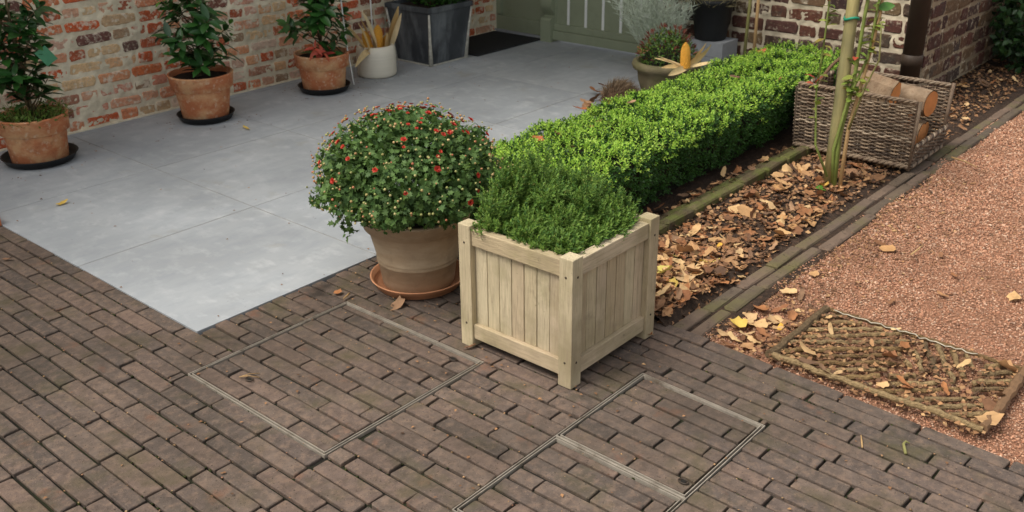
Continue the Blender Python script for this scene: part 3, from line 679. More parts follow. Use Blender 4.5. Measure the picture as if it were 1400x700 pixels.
corn((cp[0] + .012, cp[1] - .015, .19), (.03, 0, 1), 'bright orange corn cob upright amid husks in the cream pot',
     [(arc((-.022, -.02, -.04), (-.25, 0, 1), .23, (-.3, 0, 0)), .026), (arc((.012, -.04, -.04), (.05, -.1, 1), .14, (.2, 0, 0)), .030), (arc((-.03, .02, -.04), (-.2, .1, 1), .25, (-.2, 0, 0)), .02)], .14, .029)
corn((cp[0] + .06, cp[1] - .01, .17), (.35, -.05, 1), 'corn cob fully wrapped in straw husk in the cream pot',
     [(arc((-.005, -.03, -.02), (.25, -.1, 1), .31, (.2, 0, .0)), .038), (arc((.02, .0, -.02), (.38, .1, 1), .30, (.4, 0, .0)), .028), (arc((.0, .02, -.02), (.5, .1, 1), .2, (.9, 0, .0)), .012), (arc((.0, -.045, -.02), (.3, -.1, 1), .27, (.3, 0, .0)), .03)], .09, .018)

# ---- zinc planter
zp = (3.355, 2.235, .004)
zr = thing('zinc_planter', zp, 'dark tapered zinc planter with pale worn edges and green shrub', 'planter')
b, t, h = .172, .208, .40
g = G(); g.add([(-b, -b, 0), (b, -b, 0), (b, b, 0), (-b, b, 0), (-t, -t, h), (t, -t, h), (t, t, h), (-t, t, h), (-t + .02, -t + .02, h), (t - .02, -t + .02, h), (t - .02, t - .02, h), (-t + .02, t - .02, h), (-b + .01, -b + .01, .2), (b - .01, -b + .01, .2), (b - .01, b - .01, .2), (-b + .01, b - .01, .2)],
    [(0, 1, 5, 4), (1, 2, 6, 5), (2, 3, 7, 6), (3, 0, 4, 7), (4, 5, 9, 8), (5, 6, 10, 9), (6, 7, 11, 10), (7, 4, 8, 11), (8, 9, 13, 12), (9, 10, 14, 13), (10, 11, 15, 14), (11, 8, 12, 15), (12, 13, 14, 15)])
g.build('body', M['zinc'], zr)
for sx_, sy_ in ((-1, -1), (1, -1), (1, 1), (-1, 1)):
    G().tube([(sx_ * (b + .001), sy_ * (b + .001), .004), (sx_ * (b + (t - b) * .5 + .001), sy_ * (b + (t - b) * .5 + .001), h * .5), (sx_ * (t + .001), sy_ * (t + .001), h - .04)], [.016, .010, .007], 6).build('corner_seam', M['zincworn'], zr, True)
for a_, c_, s_ in (((0, -1)), ) if False else []: pass
for k, (cx, cy, lx, ly) in enumerate(((0, -t, 2 * t + .02, .018), (0, t, 2 * t + .02, .018), (-t, 0, .018, 2 * t - .018), (t, 0, .018, 2 * t - .018))):
    g = G(); g.box((cx, cy, h - .016), (lx, ly, .034), .004); g.build('rim', M['zinc'], zr)
for k, (cx, cy, lx, ly) in enumerate(((0, -b - .002, 2 * b, .008), (-b - .002, 0, .008, 2 * b - .01))):
    g = G(); g.box((cx, cy, .005), (lx, ly, .01), .002); g.build('worn_foot', M['zincworn'], zr)
g = G(); g.box((0, 0, h - .03), (2 * t - .035, 2 * t - .035, .02)); g.build('soil', M['soil'], zr)
n = 3000; dd = rdir(n); pp = dd * rng.uniform(.6, 1, (n, 1)) * [.27, .24, .20] + [.10, -.02, h + .12]
pp = pp[pp[:, 2] > h - .05]; n = len(pp)
V, F = scatter(leaf_tpl(.5), LEAF_F, pp, rdir(n) + [0, 0, .3], rdir(n) + [0, 0, .8], rng.uniform(.022, .04, n))
kind(link('foliage', np_mesh('foliage', V, F), M['box_old'], zr), 'stuff')
g = G()
for k in range(10): a = k * .7; g.tube([(.02 * math.cos(a), .02 * math.sin(a), h - .03), (.09 * math.cos(a) + .04, .08 * math.sin(a), h + .1), (.16 * math.cos(a) + .06, .14 * math.sin(a), h + .2)], .004, 5)
g.build('stems', M['trunk'], zr)

# ------------------------------------------------------------------ chrysanthemum in the big clay pot
mc = (.748, -.310, .004)
saucer((mc[0], mc[1], .002), .180, M['saucer'], 'orange clay saucer under the chrysanthemum pot', .040)
mum = thing('chrysanthemum_pot', (mc[0], mc[1], .014), 'aged clay pot with dome of budding red chrysanthemums beside the wooden planter', 'potted plant')
h = .285
pf = [(0, 0), (.129, 0), (.133, .005), (.1455, .092), (.149, .094), (.150, .1), (.148, .105), (.150, .108), (.151, .115), (.149, .119), (.174, .222), (.178, .226), (.190, .230), (.205, .278), (.208, h - .006), (.204, h), (.186, h), (.176, .25), (.165, .2), (.15, .16), (0, .16)]
G().lathe(pf, seg=64, wob=.004).build('pot', M['oldclay'], mum, True)
soil_disc(.178, h - .03, mum)
def mum_surface(n, lo=0, hi=1):
    dv = rdir(n * 2); dv = dv[dv[:, 2] > -.62][:n]; n = len(dv)
    k = rng.uniform(lo, hi, (n, 1)) ** .5
    bum = np.array([1 + .14 * nse(*(v * 2.2)[:2], v[2] * 2.2, 1) + .10 * nse(*(v * 5)[:2], v[2] * 5, 1) for v in dv])[:, None]
    p = dv * k * bum * np.where(dv[:, 2:3] > 0, [.325, .325, .232], [.325, .325, .145]) + [-.006, .008, .40]
    return p, dv
lob = [(0, 0, 0), (-.12, .18, .03), (-.42, .3, .08), (-.25, .5, .03), (-.45, .68, .05), (-.15, .72, .02), (0, 1, -.1), (.15, .72, .02), (.45, .68, .05), (.25, .5, .03), (.42, .3, .08), (.12, .18, .03), (0, .5, -.02)]
lobf = [(12, i, i + 1) for i in range(11)] + [(12, 11, 0)]
p, dv = mum_surface(8200, .45, 1.0); n = len(p)
V1 = scatter(lob, lobf, p, dv * .5 + rdir(n) * .9 + [0, 0, .1], dv + rdir(n) * .6 + [0, 0, .5], rng.uniform(.016, .032, n))
p, dv = mum_surface(900, .1, .5); n = len(p)
V2 = scatter(lob, lobf, p, dv * .5 + rdir(n) * .9, rdir(n), rng.uniform(.03, .045, n))
# a few trailing sprigs on the left
pp = np.array([(-.21 + .006 * i, .17 - .004 * i, .27 - .014 * i) for i in range(6)]) + rng.normal(size=(6, 3)) * .01
V3 = scatter(lob, lobf, np.repeat(pp, 4, 0) + rng.normal(size=(24, 3)) * .012, rdir(24) + [-.3, 0, -.5], rdir(24) + [0, 0, 1], rng.uniform(.02, .034, 24))
V, F = cat_vf([V1, V2, V3]); kind(link('foliage', np_mesh('foliage', V, F), M['mum'], mum), 'stuff')
p, dv = mum_surface(260, .93, 1.02)
g = G()
for a_, d_ in zip(p, dv): g.tube([(a_[0] * .45, a_[1] * .45, .25 + (a_[2] - .25) * .4), (a_[0] * .85, a_[1] * .85, .25 + (a_[2] - .25) * .9), tuple(a_ + d_ * .012)], .0017, 4, False)
kind(g.build('stems', M['heather'], mum), 'stuff')
icov = []
bm = bmesh.new(); bmesh.ops.create_icosphere(bm, subdivisions=1, radius=1); bm.verts.index_update(); IV = [tuple(v.co) for v in bm.verts]; IF = [tuple(v.index for v in f.verts) for f in bm.faces]; bm.free()
p, dv = mum_surface(860, .95, 1.06); n = len(p)
keep = rng.uniform(size=n) < np.clip(.55 + dv[:, 2] * .9, .12, 1); p, dv = p[keep], dv[keep]; n = len(p)
V, F = scatter(IV, IF, p + dv * .018 + [0, 0, .006], dv, rdir(n), rng.uniform(.0030, .0056, n))
kind(link('buds', np_mesh('buds', V, F), M['budgreen'], mum), 'stuff')
def flower_mesh(seed):
    r = random.Random(seed); g = G()
    for ring, (k, tl, ln) in enumerate(((9, .5, .015), (8, 1.1, .0125), (5, 2.2, .009))):
        for i in range(k):
            a = 2 * math.pi * (i + r.uniform(-.3, .3)) / k; L_ = ln * r.uniform(.8, 1.15); o = Vector((math.cos(a), math.sin(a), 0)); t_ = Vector((-math.sin(a), math.cos(a), 0)); e = (o + Vector((0, 0, tl * .6))).normalized()
            g.add([tuple(t_ * .002), tuple(-t_ * .002), tuple(e * L_ * .7 - t_ * .0045), tuple(e * L_), tuple(e * L_ * .7 + t_ * .0045)], [(0, 1, 2, 3, 4)])
    m = g.mesh('flower'); m.materials.append(M['flower']); return m
FM = [flower_mesh(i) for i in range(4)]
p, dv = mum_surface(400, .98, 1.03)
k = 0
for a_, d_ in zip(p, dv):
    if d_[2] < -.1 or rnd.random() > .05 + .9 * max(0, d_[2]) ** 3: continue
    o = bpy.data.objects.new('flower', FM[k % 4]); COL.objects.link(o); o.parent = mum
    dvv = Vector(d_); s_ = dvv.cross(Vector((.2, .9, .1))).normalized(); sc = rnd.uniform(.42, .9)
    o.matrix_basis = frame_mat(Vector(a_) + dvv * .02, s_, dvv.cross(s_), dvv, sc, sc, sc); k += 1
    if k > 75: break

# ------------------------------------------------------------------ wooden planter with heather
X0, X1, Y0, Y1, PH = .517, .970, -1.202, -.748, .43
pl = thing('wooden_planter', ((X0 + X1) / 2, (Y0 + Y1) / 2, .001), 'square pale oak planter box with corner posts and upright slats', 'planter')
hx, hy = (X1 - X0) / 2, (Y1 - Y0) / 2; ps = .05
for sx_ in (-1, 1):
    for sy_ in (-1, 1):
        g = G(); g.box((0, 0, 0), (ps, ps, PH), .003)
        o = g.build('post', M['oak']['z'], pl, loc=(sx_ * (hx - ps / 2), sy_ * (hy - ps / 2), PH / 2))
        for z_ in (PH / 2 - .06, -PH / 2 + .085):
            for (dx, dy) in ((sx_, 0), (0, sy_)):
                gs = G(); gs.lathe([(0, .0015), (.0035, .0012), (.004, 0)], seg=10)
                Rm = Vector((0, 0, 1)).rotation_difference(Vector((dx, dy, 0)))
                gs.V = [tuple(Rm @ Vector(v) + Vector((dx * ps / 2 + (.008 if dx == 0 else 0) * 0, dy * ps / 2, z_))) for v in gs.V]; gs.build('screw', M['screw'], o, True)
rl = 2 * hx - 2 * ps
for s_ in (-1, 1):
    for z_, zh in ((.390, .054), (.058, .052)):
        g = G(); g.box((0, 0, 0), (rl, .034, zh), .003); g.build('rail', M['oak']['x'], pl, loc=(0, s_ * (hy - .024), z_))
        g = G(); g.box((0, 0, 0), (.034, rl, zh), .003); g.build('rail', M['oak']['y'], pl, loc=(s_ * (hx - .024), 0, z_))
    ns = 7; sw = rl / ns
    for i in range(ns):
        c = -rl / 2 + sw * (i + .5); e = rnd.uniform(-.001, .001)
        g = G(); g.box((0, 0, 0), (sw - .0028, .016, .278), .0015); g.build('slat', M['oak']['z'], pl, loc=(c, s_ * (hy - .030 + e), .2235))
        g = G(); g.box((0, 0, 0), (.016, sw - .0028, .278), .0015); g.build('slat', M['oak']['z'], pl, loc=(s_ * (hx - .030 + e), c, .2235))
g = G(); g.box((0, 0, .335), (2 * hx - .1, 2 * hy - .1, .04)); g.build('soil', M['soil'], pl)
# heather as upright sprigs with needles
he = thing('heather', ((X0 + X1) / 2, (Y0 + Y1) / 2, .352), 'dense green heather with pale tips filling the wooden planter', 'heather')
SPV = []; SPF = []
rs = random.Random(2)
for i in range(30):
    t = .15 + .85 * i / 29; a = i * 2.4; ln = .17 * (1.1 - .7 * t ** 3) * rs.uniform(.8, 1.2)
    dx, dz = math.cos(a), math.sin(a); n0 = len(SPV)
    SPV += [(dx * .004 - dz * .032, t - .02, dz * .004 + dx * .032), (dx * .004 + dz * .032, t + .02, dz * .004 - dx * .032), (dx * ln, t + .085, dz * ln)]; SPF.append((n0, n0 + 1, n0 + 2))
n0 = len(SPV); SPV += [(-.012, 0, 0), (.012, 0, 0), (.004, 1.02, 0), (0, 0, -.012), (0, 0, .012), (0, 1.02, .004)]; SPF += [(n0, n0 + 1, n0 + 2), (n0 + 3, n0 + 4, n0 + 5)]
TUFT = [(.06, .12, .20, .105), (-.05, .13, .205, .10), (-.13, .12, .15, .07), (.14, .12, .15, .08), (.0, .03, .17, .09), (-.11, .02, .12, .075), (.12, .0, .17, .085), (.04, -.07, .155, .09),
        (-.05, -.06, .125, .08), (.14, -.11, .12, .065), (-.12, -.10, .085, .06), (.03, -.14, .10, .06), (-.04, -.145, .085, .05), (.16, .05, .13, .06), (-.145, -.03, .09, .055), (.09, -.14, .10, .055)]
pos = []; axs = []; ln = []
for tx, ty, th_, tr_ in [(a * 1.12, b * 1.12, c * 1.22, d * 1.15) for a, b, c, d in TUFT] + [(-.155, -.155, .05, .05), (-.17, -.09, .07, .05)]:
    for k in range(int(1350 * tr_)):
        a_ = rnd.uniform(0, 2 * math.pi); q_ = math.sqrt(rnd.random()); lat = tr_ * q_ * rnd.uniform(.75, 1.15)
        tip = Vector((tx + math.cos(a_) * lat, ty + math.sin(a_) * lat, th_ * (1 - .62 * q_ ** 2.2) * rnd.uniform(.82, 1.12)))
        if rnd.random() < .14: tip.z += rnd.uniform(.01, .04)
        if rnd.random() < .3: tip = Vector((tx, ty, 0)).lerp(tip, rnd.uniform(.55, .85))
        L_ = rnd.uniform(.07, .12); dv_ = (Vector((math.cos(a_) * q_ * .85, math.sin(a_) * q_ * .85, 1)) + Vector((rnd.gauss(0, .16), rnd.gauss(0, .16), 0))).normalized()
        p_ = tip - dv_ * L_; p_.z = max(p_.z, .005); p_.x = max(-.2, min(.2, p_.x)); p_.y = max(-.2, min(.2, p_.y))
        pos.append(tuple(p_)); axs.append(dv_); ln.append(L_)
V, F = scatter(SPV, SPF, np.array(pos), np.array([tuple(a) for a in axs]), rdir(len(pos)), np.array(ln))
kind(link('sprigs', np_mesh('sprigs', V, F), M['heather'], he), 'stuff')
pos = np.array(pos); axs = np.array([tuple(a) for a in axs]); ln = np.array(ln); sel = rng.uniform(size=len(pos)) < .6
tp = np.repeat(pos[sel] + axs[sel] * (ln[sel] * .86)[:, None], 3, 0); ta = np.repeat(axs[sel], 3, 0)
tp = tp - ta * rng.uniform(0, .03, (len(tp), 1)); n = len(tp)
V, F = scatter([(x * .5, y, z * .5) for x, y, z in OCT_V], OCT_F, tp + rng.normal(size=(n, 3)) * .004, ta, rdir(n), rng.uniform(.0024, .0046, n))
kind(link('flower_tips', np_mesh('flower_tips', V, F), M['heatip'], he), 'stuff')
G().lathe([(.19, -.006), (.185, .01), (.16, .035), (.1, .06), (0, .07)], seg=24, wob=.3).build('shade_core', M['core'], he, True)  # dark filler, shade between the sprigs put into its colour

# ------------------------------------------------------------------ box hedge
HX0, HX1, HY0, HY1, HH = 1.13, 4.05, -.60, -.015, .30
hedge = thing('box_hedge', ((HX0 + HX1) / 2, (HY0 + HY1) / 2, -.012), 'low clipped bright green box hedge between terrace and leaf-strewn bed', 'hedge')
def hedge_front(x): return HY0 - .05 * max(0, min(1, (2.2 - x) / .9)) + .035 * nse(x, 0, 3, 3) + .05 * max(0, min(1, (x - 2.9) / .3))
def hedge_pts(n):
    """points with normals on the rounded, uneven surface of the hedge"""
    P = []; Nn = []
    A_top = (HX1 - HX0) * (HY1 - HY0); A_f = (HX1 - HX0) * HH; A_e = (HY1 - HY0) * HH; tot = A_top + 2 * A_f + A_e
    while len(P) < n:
        u = rnd.random() * tot
        if u < A_top:
            x, y = rnd.uniform(HX0, HX1), rnd.uniform(0, 1); z = 1; nn = Vector((0, 0, 1)); e = min(y, 1 - y) * (HY1 - HY0)
            yy = hedge_front(x) + (HY1 - hedge_front(x)) * y; zz = HH
            if e < .07: k = 1 - e / .07; zz -= .035 * k * k; nn = Vector((0, (-1 if y < .5 else 1) * k, 1))
            if x - HX0 < .08: k = 1 - (x - HX0) / .08; zz -= .04 * k * k; nn += Vector((-k, 0, 0))
        elif u < A_top + 2 * A_f:
            front = u < A_top + A_f; x = rnd.uniform(HX0, HX1); t = rnd.random() ** .8; zz = .02 + (HH - .05) * t; s = -1 if front else 1
            bul = .05 * (1 - t) ** 2; yy = (hedge_front(x) + bul) if front else (HY1 - bul); nn = Vector((0, s, .25))
        else:
            x = HX0; yy = rnd.uniform(hedge_front(HX0), HY1); zz = rnd.uniform(.03, HH - .04); nn = Vector((-1, 0, .2))
        nn.normalize(); b = .034 * nse(x, yy, zz * 3, 5) + .024 * nse(x, yy, zz * 9, 15)
        p = Vector((x, yy, zz)) + nn * b; P.append(tuple(p)); Nn.append(tuple(nn))
    return np.array(P), np.array(Nn)
HC = np.array([(HX0 + HX1) / 2, (HY0 + HY1) / 2, -.012])
def shoots(P, Nn, per, ln, lf, up=.6, wd=.52):
    n = len(P); ax = unit(Nn + rdir(n) * .45 + [0, 0, up * .3])
    out = []
    s1 = unit(np.cross(ax, rdir(n))); s2 = np.cross(ax, s1)
    for k in range(per):
        t = (k // 2) / max(1, (per - 1) // 2); a = (k % 2) * np.pi + (k // 2) * np.pi / 2 + rng.uniform(-.3, .3, n)
        rd = s1 * np.cos(a)[:, None] + s2 * np.sin(a)[:, None]
        base = P + ax * (ln * t)[:, None]; dirn = rd * (1.05 - .45 * t) + ax * (.35 + .55 * t)
        out.append(scatter(leaf_tpl(wd), LEAF_F, base, dirn, ax + rd * -.2, lf * rng.uniform(.75, 1.15, n) * (1.05 - .3 * t)))
    return cat_vf(out)
P, Nn = hedge_pts(9500); k = (Nn[:, 2] > .6) | (rng.uniform(size=len(P)) < np.clip(.6 + P[:, 2] * 2.0, 0, 1)); P, Nn = P[k], Nn[k]
V, F = shoots(P - Nn * .022, Nn, 8, rng.uniform(.02, .036, len(P)), .0185)
kind(link('old_leaves', np_mesh('old_leaves', V - HC, F), M['box_old'], hedge), 'stuff')
P2, N2 = hedge_pts(8600); k = (N2[:, 2] > .6) | (rng.uniform(size=len(P2)) < np.clip((P2[:, 2] - .17) * 2.0, 0, .3)); P2, N2 = P2[k], N2[k]  # young growth mostly on top; front's shade partly put into older, darker leaves
V, F = shoots(P2 - N2 * .008, N2, 8, rng.uniform(.014, .032, len(P2)), .0175, .9)
kind(link('young_leaves', np_mesh('young_leaves', V - HC, F), M['box_new'], hedge), 'stuff')
V, F = grid(HX0 + .05, HX1, 0, 1, .06, lambda x, y: 0)
g = G()
cs = [(.0, .0), (.03, .02), (.035, .2), (.08, HH - .055), (.25, HH - .045)]
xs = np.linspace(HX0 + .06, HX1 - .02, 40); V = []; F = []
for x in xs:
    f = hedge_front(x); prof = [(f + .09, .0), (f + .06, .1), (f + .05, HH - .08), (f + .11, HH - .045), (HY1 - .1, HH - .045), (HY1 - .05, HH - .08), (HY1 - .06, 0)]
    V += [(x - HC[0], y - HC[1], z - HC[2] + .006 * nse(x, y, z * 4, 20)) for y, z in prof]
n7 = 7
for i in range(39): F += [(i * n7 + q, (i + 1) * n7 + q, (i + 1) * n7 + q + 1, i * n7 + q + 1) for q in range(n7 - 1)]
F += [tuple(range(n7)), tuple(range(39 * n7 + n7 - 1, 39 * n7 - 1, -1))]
G().add(V, F).build('shade_core', M['core'], hedge)  # dark core added to block light; inner shade is in its colour
g = G()
for k in range(60):
    x = HX0 + .08 + k * (HX1 - HX0 - .1) / 60; f = hedge_front(x)
    for q in range(2):
        a = rnd.uniform(-.05, .05); g.tube([(x - HC[0] + a, f + .12 - HC[1], .0), (x - HC[0] + a * 1.5, f + .08 - HC[1], .09), (x - HC[0] - a, f + .05 - HC[1], .16 + rnd.uniform(0, .05))], [.005, .004, .002], 5)
kind(g.build('stems', M['trunk'], hedge), 'stuff')

# ------------------------------------------------------------------ stone pot with azalea, lavender, concrete blocks, black pot
sp_ = (3.44, .335, .004)
az = thing('stone_pot', sp_, 'mossy round stone pot with rolled rim planted with small azalea', 'potted plant')
G().lathe([(0, 0), (.12, 0), (.125, .01), (.165, .13), (.172, .185), (.18, .195), (.198, .205), (.206, .225), (.2, .245), (.183, .252), (.168, .245), (.16, .22), (0, .215)], seg=52, wob=.012).build('pot', M['stonepot'], az, True)
dv = rdir(2600); dv = dv[dv[:, 2] > -.25]; n = len(dv); p = dv * rng.uniform(.4, 1, (n, 1)) ** .5 * [.17, .17, .17] * (1 + .15 * np.array([nse(*(q * 3)[:2], q[2] * 3, 1) for q in dv]))[:, None] + [0, 0, .25]
V, F = scatter(leaf_tpl(.5), LEAF_F, p, dv * .7 + rdir(n) * .8, dv + rdir(n) * .5, rng.uniform(.014, .026, n))
kind(link('foliage', np_mesh('foliage', V, F), M['azalea'], az), 'stuff')
dv = rdir(420); dv = dv[dv[:, 2] > .1]; n = len(dv); p = dv * [.16, .16, .19] + [0, 0, .25]
V, F = scatter(leaf_tpl(.35), LEAF_F, p, dv + rdir(n) * .5 + [0, 0, .4], rdir(n), rng.uniform(.02, .04, n))
kind(link('red_shoots', np_mesh('red_shoots', V, F), M['darkred'], az), 'stuff')
g = G(); g.lathe([(.15, .0), (.13, .08), (.08, .12), (0, .13)], (0, 0, .2), 18, .2); g.build('shade_core', M['core'], az, True)  # dark filler standing in for shade among the azalea leaves
lv = thing('lavender', (4.04, .80, .004), 'silvery grey lavender bush in clay pot in front of the striped gate', 'potted plant')
G().lathe(pot_profile(.09, .125, .16, .04), seg=32).build('pot', M['terracotta'], lv, True)
soil_disc(.108, .14, lv)
n = 300; a = rng.uniform(0, 2 * np.pi, n); rr = rng.uniform(0, 1, n) ** .5
base = np.stack([np.cos(a) * rr * .09, np.sin(a) * rr * .09, np.full(n, .14)], 1)
axv = unit(np.stack([np.cos(a) * rr * .55, np.sin(a) * rr * .55, np.full(n, 1.)], 1) + rng.normal(size=(n, 3)) * .12); L_ = rng.uniform(.22, .46, n)
LS = [(-.006, 0, 0), (.006, 0, 0), (.003, 1, 0)]; LF = [(0, 1, 2)]
for i in range(16):
    t = .3 + .7 * i / 16; an = i * 2.4; q = len(LS); LS += [(0, t, 0), (.01 * math.sin(an), t + .02, .01 * math.cos(an)), (.07 * math.cos(an), t + .1, .07 * math.sin(an))]; LF.append((q, q + 1, q + 2))
V, F = scatter(LS, LF, base, axv, rdir(n), L_); kind(link('foliage', np_mesh('foliage', V, F), M['lavender'], lv), 'stuff')
for i, (z0, zh) in enumerate(((.0, .13), (.13, .10))):
    g = G(); g.box((0, 0, zh / 2), (.20, .265, zh - .002), .003)
    tag(g.build('concrete_block', M['concrete'], loc=(4.215, .475 + .004 * i, .004 + z0)), ['lower grey concrete block stacked against the dark brick wall', 'upper grey concrete block carrying the black pot'][i], 'block', 'stacked concrete blocks')
bp = thing('black_pot', (4.205, .49, .234), 'black plastic pot with dry grass on the concrete block', 'potted plant')
G().lathe([(0, 0), (.095, 0), (.1, .006), (.135, .23), (.146, .232), (.148, .262), (.138, .264), (.13, .22), (0, .21)], seg=40).build('pot', M['black'], bp, True)
n = 500; a = rng.uniform(0, 2 * np.pi, n); rr = rng.uniform(0, 1, n) ** .5
V, F = scatter(NEEDLE_V, NEEDLE_F, np.stack([np.cos(a) * rr * .12, np.sin(a) * rr * .12, np.full(n, .215)], 1), np.stack([np.cos(a) * rr, np.sin(a) * rr, np.full(n, .9)], 1) + rng.normal(size=(n, 3)) * .3, rdir(n), rng.uniform(.08, .2, n), np.full(n, .006))
kind(link('dry_grass', np_mesh('dry_grass', V, F), M['drygrass'], bp), 'stuff')
# canes by the wall
g = G(); g.tube([(4.20, .235, .0), (4.215, .225, .8)], .011, 8); tag(g.build('garden_cane', M['greencane'], smooth=True), 'greenish cane standing at the dark wall near the concrete blocks', 'cane')
g = G(); g.tube([(4.19, .16, .0), (4.21, .175, .8)], .0105, 8); tag(g.build('garden_cane', M['bamboo'], smooth=True), 'pale tan cane standing beside the greenish cane', 'cane')
g = G(); g.tube([(4.13, -.52, .0), (4.2, -.42, .8)], .013, 8); tag(g.build('garden_cane', M['bamboo'], smooth=True), 'tan cane leaning at the dark wall behind the wicker basket', 'cane')

# corn at the stone pot
cx0 = (3.23, .085, .285)
corn(cx0, (.1, .1, 1), 'yellow corn cob with spread pale husks lying on the hedge by the stone pot',
     [(arc((.01, .01, 0), (.75, -.75, .55), .19, (.0, .0, .6)), .022), (arc((0, 0, 0), (-.6, .5, .35), .19, (0, 0, -.2)), .014), (arc((0, .0, 0), (-.7, .3, .2), .16, (0, 0, -.3)), .014), (arc((0, -.01, 0), (-.8, .1, .0), .16, (0, 0, -.2)), .019),
      (arc((.01, -.01, 0), (.5, -.8, .1), .14, (0, 0, .3)), .019), (arc((.01, 0, .0), (.6, -.5, .9), .17, (0, 0, .1)), .018), (arc((0, 0, 0), (-.75, .65, .5), .18, (0, 0, -.1)), .004)], .135, .025)
# bristly dried bundle on the terrace
br = thing('dried_bundle', (3.20, .50, .004), 'bristly brown dried bundle lying on the terrace beside the stone pot', 'dried plant')
G().lathe([(0, 0), (.08, .005), (.10, .04), (.085, .085), (.04, .115), (0, .12)], seg=20, wob=.2).build('core', M['twig'], br, True)
dv = rdir(2600); dv = dv[dv[:, 2] > -.1]; n = len(dv)
V, F = scatter(NEEDLE_V, NEEDLE_F, dv * [.095, .095, .08] + [0, 0, .045], dv + rdir(n) * .4 + [.5, -.5, .1], rdir(n), rng.uniform(.03, .065, n), np.full(n, .003))
kind(link('bristles', np_mesh('bristles', V, F), M['drytwig'], br), 'stuff')

# ------------------------------------------------------------------ drainpipe
dp = thing('drainpipe', (4.27, -.80, 0), 'dark brown round drainpipe at the corner of the dark brick wall', 'drainpipe')
G().lathe([(.0, 0), (.056, 0), (.056, 2.6), (0, 2.6)], seg=32).build('pipe', M['pipe'], dp, True)
G().lathe([(.0565, .24), (.060, .242), (.060, .30), (.0565, .302)], seg=32).build('collar', M['pipe'], dp, True)
g = G(); g.box((.07, 0, .27), (.09, .02, .03), .003); g.build('bracket', M['pipe'], dp)

# ------------------------------------------------------------------ stake with rose
st = thing('wooden_stake', (2.700, -1.040, -.02), 'pale round wooden stake standing in leaf litter before the basket', 'stake')
G().tube([(0, 0, 0), (.004, 0, .3), (.006, .002, .7), (.01, .002, 1.3)], [.032, .030, .027, .026], 14).build('shaft', M['post'], st, True)
g = G(); a_ = np.linspace(0, 2 * math.pi, 25); g.tube([(.006 + .030 * math.cos(t), .030 * math.sin(t), .79 + .006 * math.sin(2 * t)) for t in a_], .006, 6, False)
tag(g.build('plant_tie', M['tie'], smooth=True, loc=(2.700, -1.040, -.02)), 'bright green plant tie looped round the wooden stake', 'tie')
ro = thing('climbing_rose', (2.635, -1.09, -.01), 'thorny climbing rose with green and tan stems tied to the stake', 'climbing plant')
stems = [([(0, 0, 0), (.03, .02, .25), (.05, -.005, .5), (.06, -.01, .8), (.09, -.02, 1.1)], .0085, 'rose'), ([(.015, -.02, 0), (.05, -.01, .3), (.07, -.04, .55), (.10, -.06, .8), (.13, -.05, 1.1)], .0075, 'bamboo'),
         ([(.0, .01, .05), (.01, .03, .2), (.035, .0, .45), (.075, -.045, .62), (.09, -.05, .85), (.08, -.07, 1.1)], .0065, 'rose'),
         ([(-.02, .03, .08), (-.03, .10, .22), (-.02, .13, .45), (.0, .13, .7), (-.02, .12, 1.0)], .0045, 'rose'), ([(.03, -.02, .3), (.05, -.06, .5), (.06, -.10, .62), (.05, -.09, .78)], .004, 'greencane')]
for pts, r_, mm in stems:
    G().tube(pts, [1.3 * r_ * (1 - .4 * i / (len(pts) - 1)) for i in range(len(pts))], 7).build('stem', M[mm], ro, True)
RL = [big_leaf('leaf', .058, .016, .006 + .004 * i, M['roseleaf'], 50 + i) for i in range(3)]; RR = [big_leaf('leaf', .042, .012, .008, M['red_leaf'], 60)]; BL = big_leaf('leaf', .07, .022, .01, M['laurel_new'], 61)
for pts, r_, mm in stems[:4]:
    for k in range(32):
        t = rnd.uniform(.38, .98) * (len(pts) - 1); i = int(t); p = Vector(pts[i]).lerp(Vector(pts[min(i + 1, len(pts) - 1)]), t - i)
        dv_ = Vector((rnd.gauss(0, 1), rnd.gauss(0, 1), rnd.uniform(-.2, .6)))
        place_leaf(rnd.choice(RL), p, dv_, ro, rnd.uniform(.6, 1.05))
for k, p in enumerate([(-.03, .135, .50), (-.03, .14, .52), (-.02, .15, .49), (-.02, .12, .86), (-.01, .12, .85), (.05, .0, .62)]): place_leaf(RR[0], p, (rnd.gauss(0, 1), rnd.gauss(0, 1), .3), ro, rnd.uniform(.8, 1.2))
place_leaf(BL, (.09, -.05, .83), (.35, -.9, .25), ro, 1.0, (-.7, -.5, .5)); place_leaf(BL, (-.03, .02, .02), (-.5, .3, .25), ro, .9)

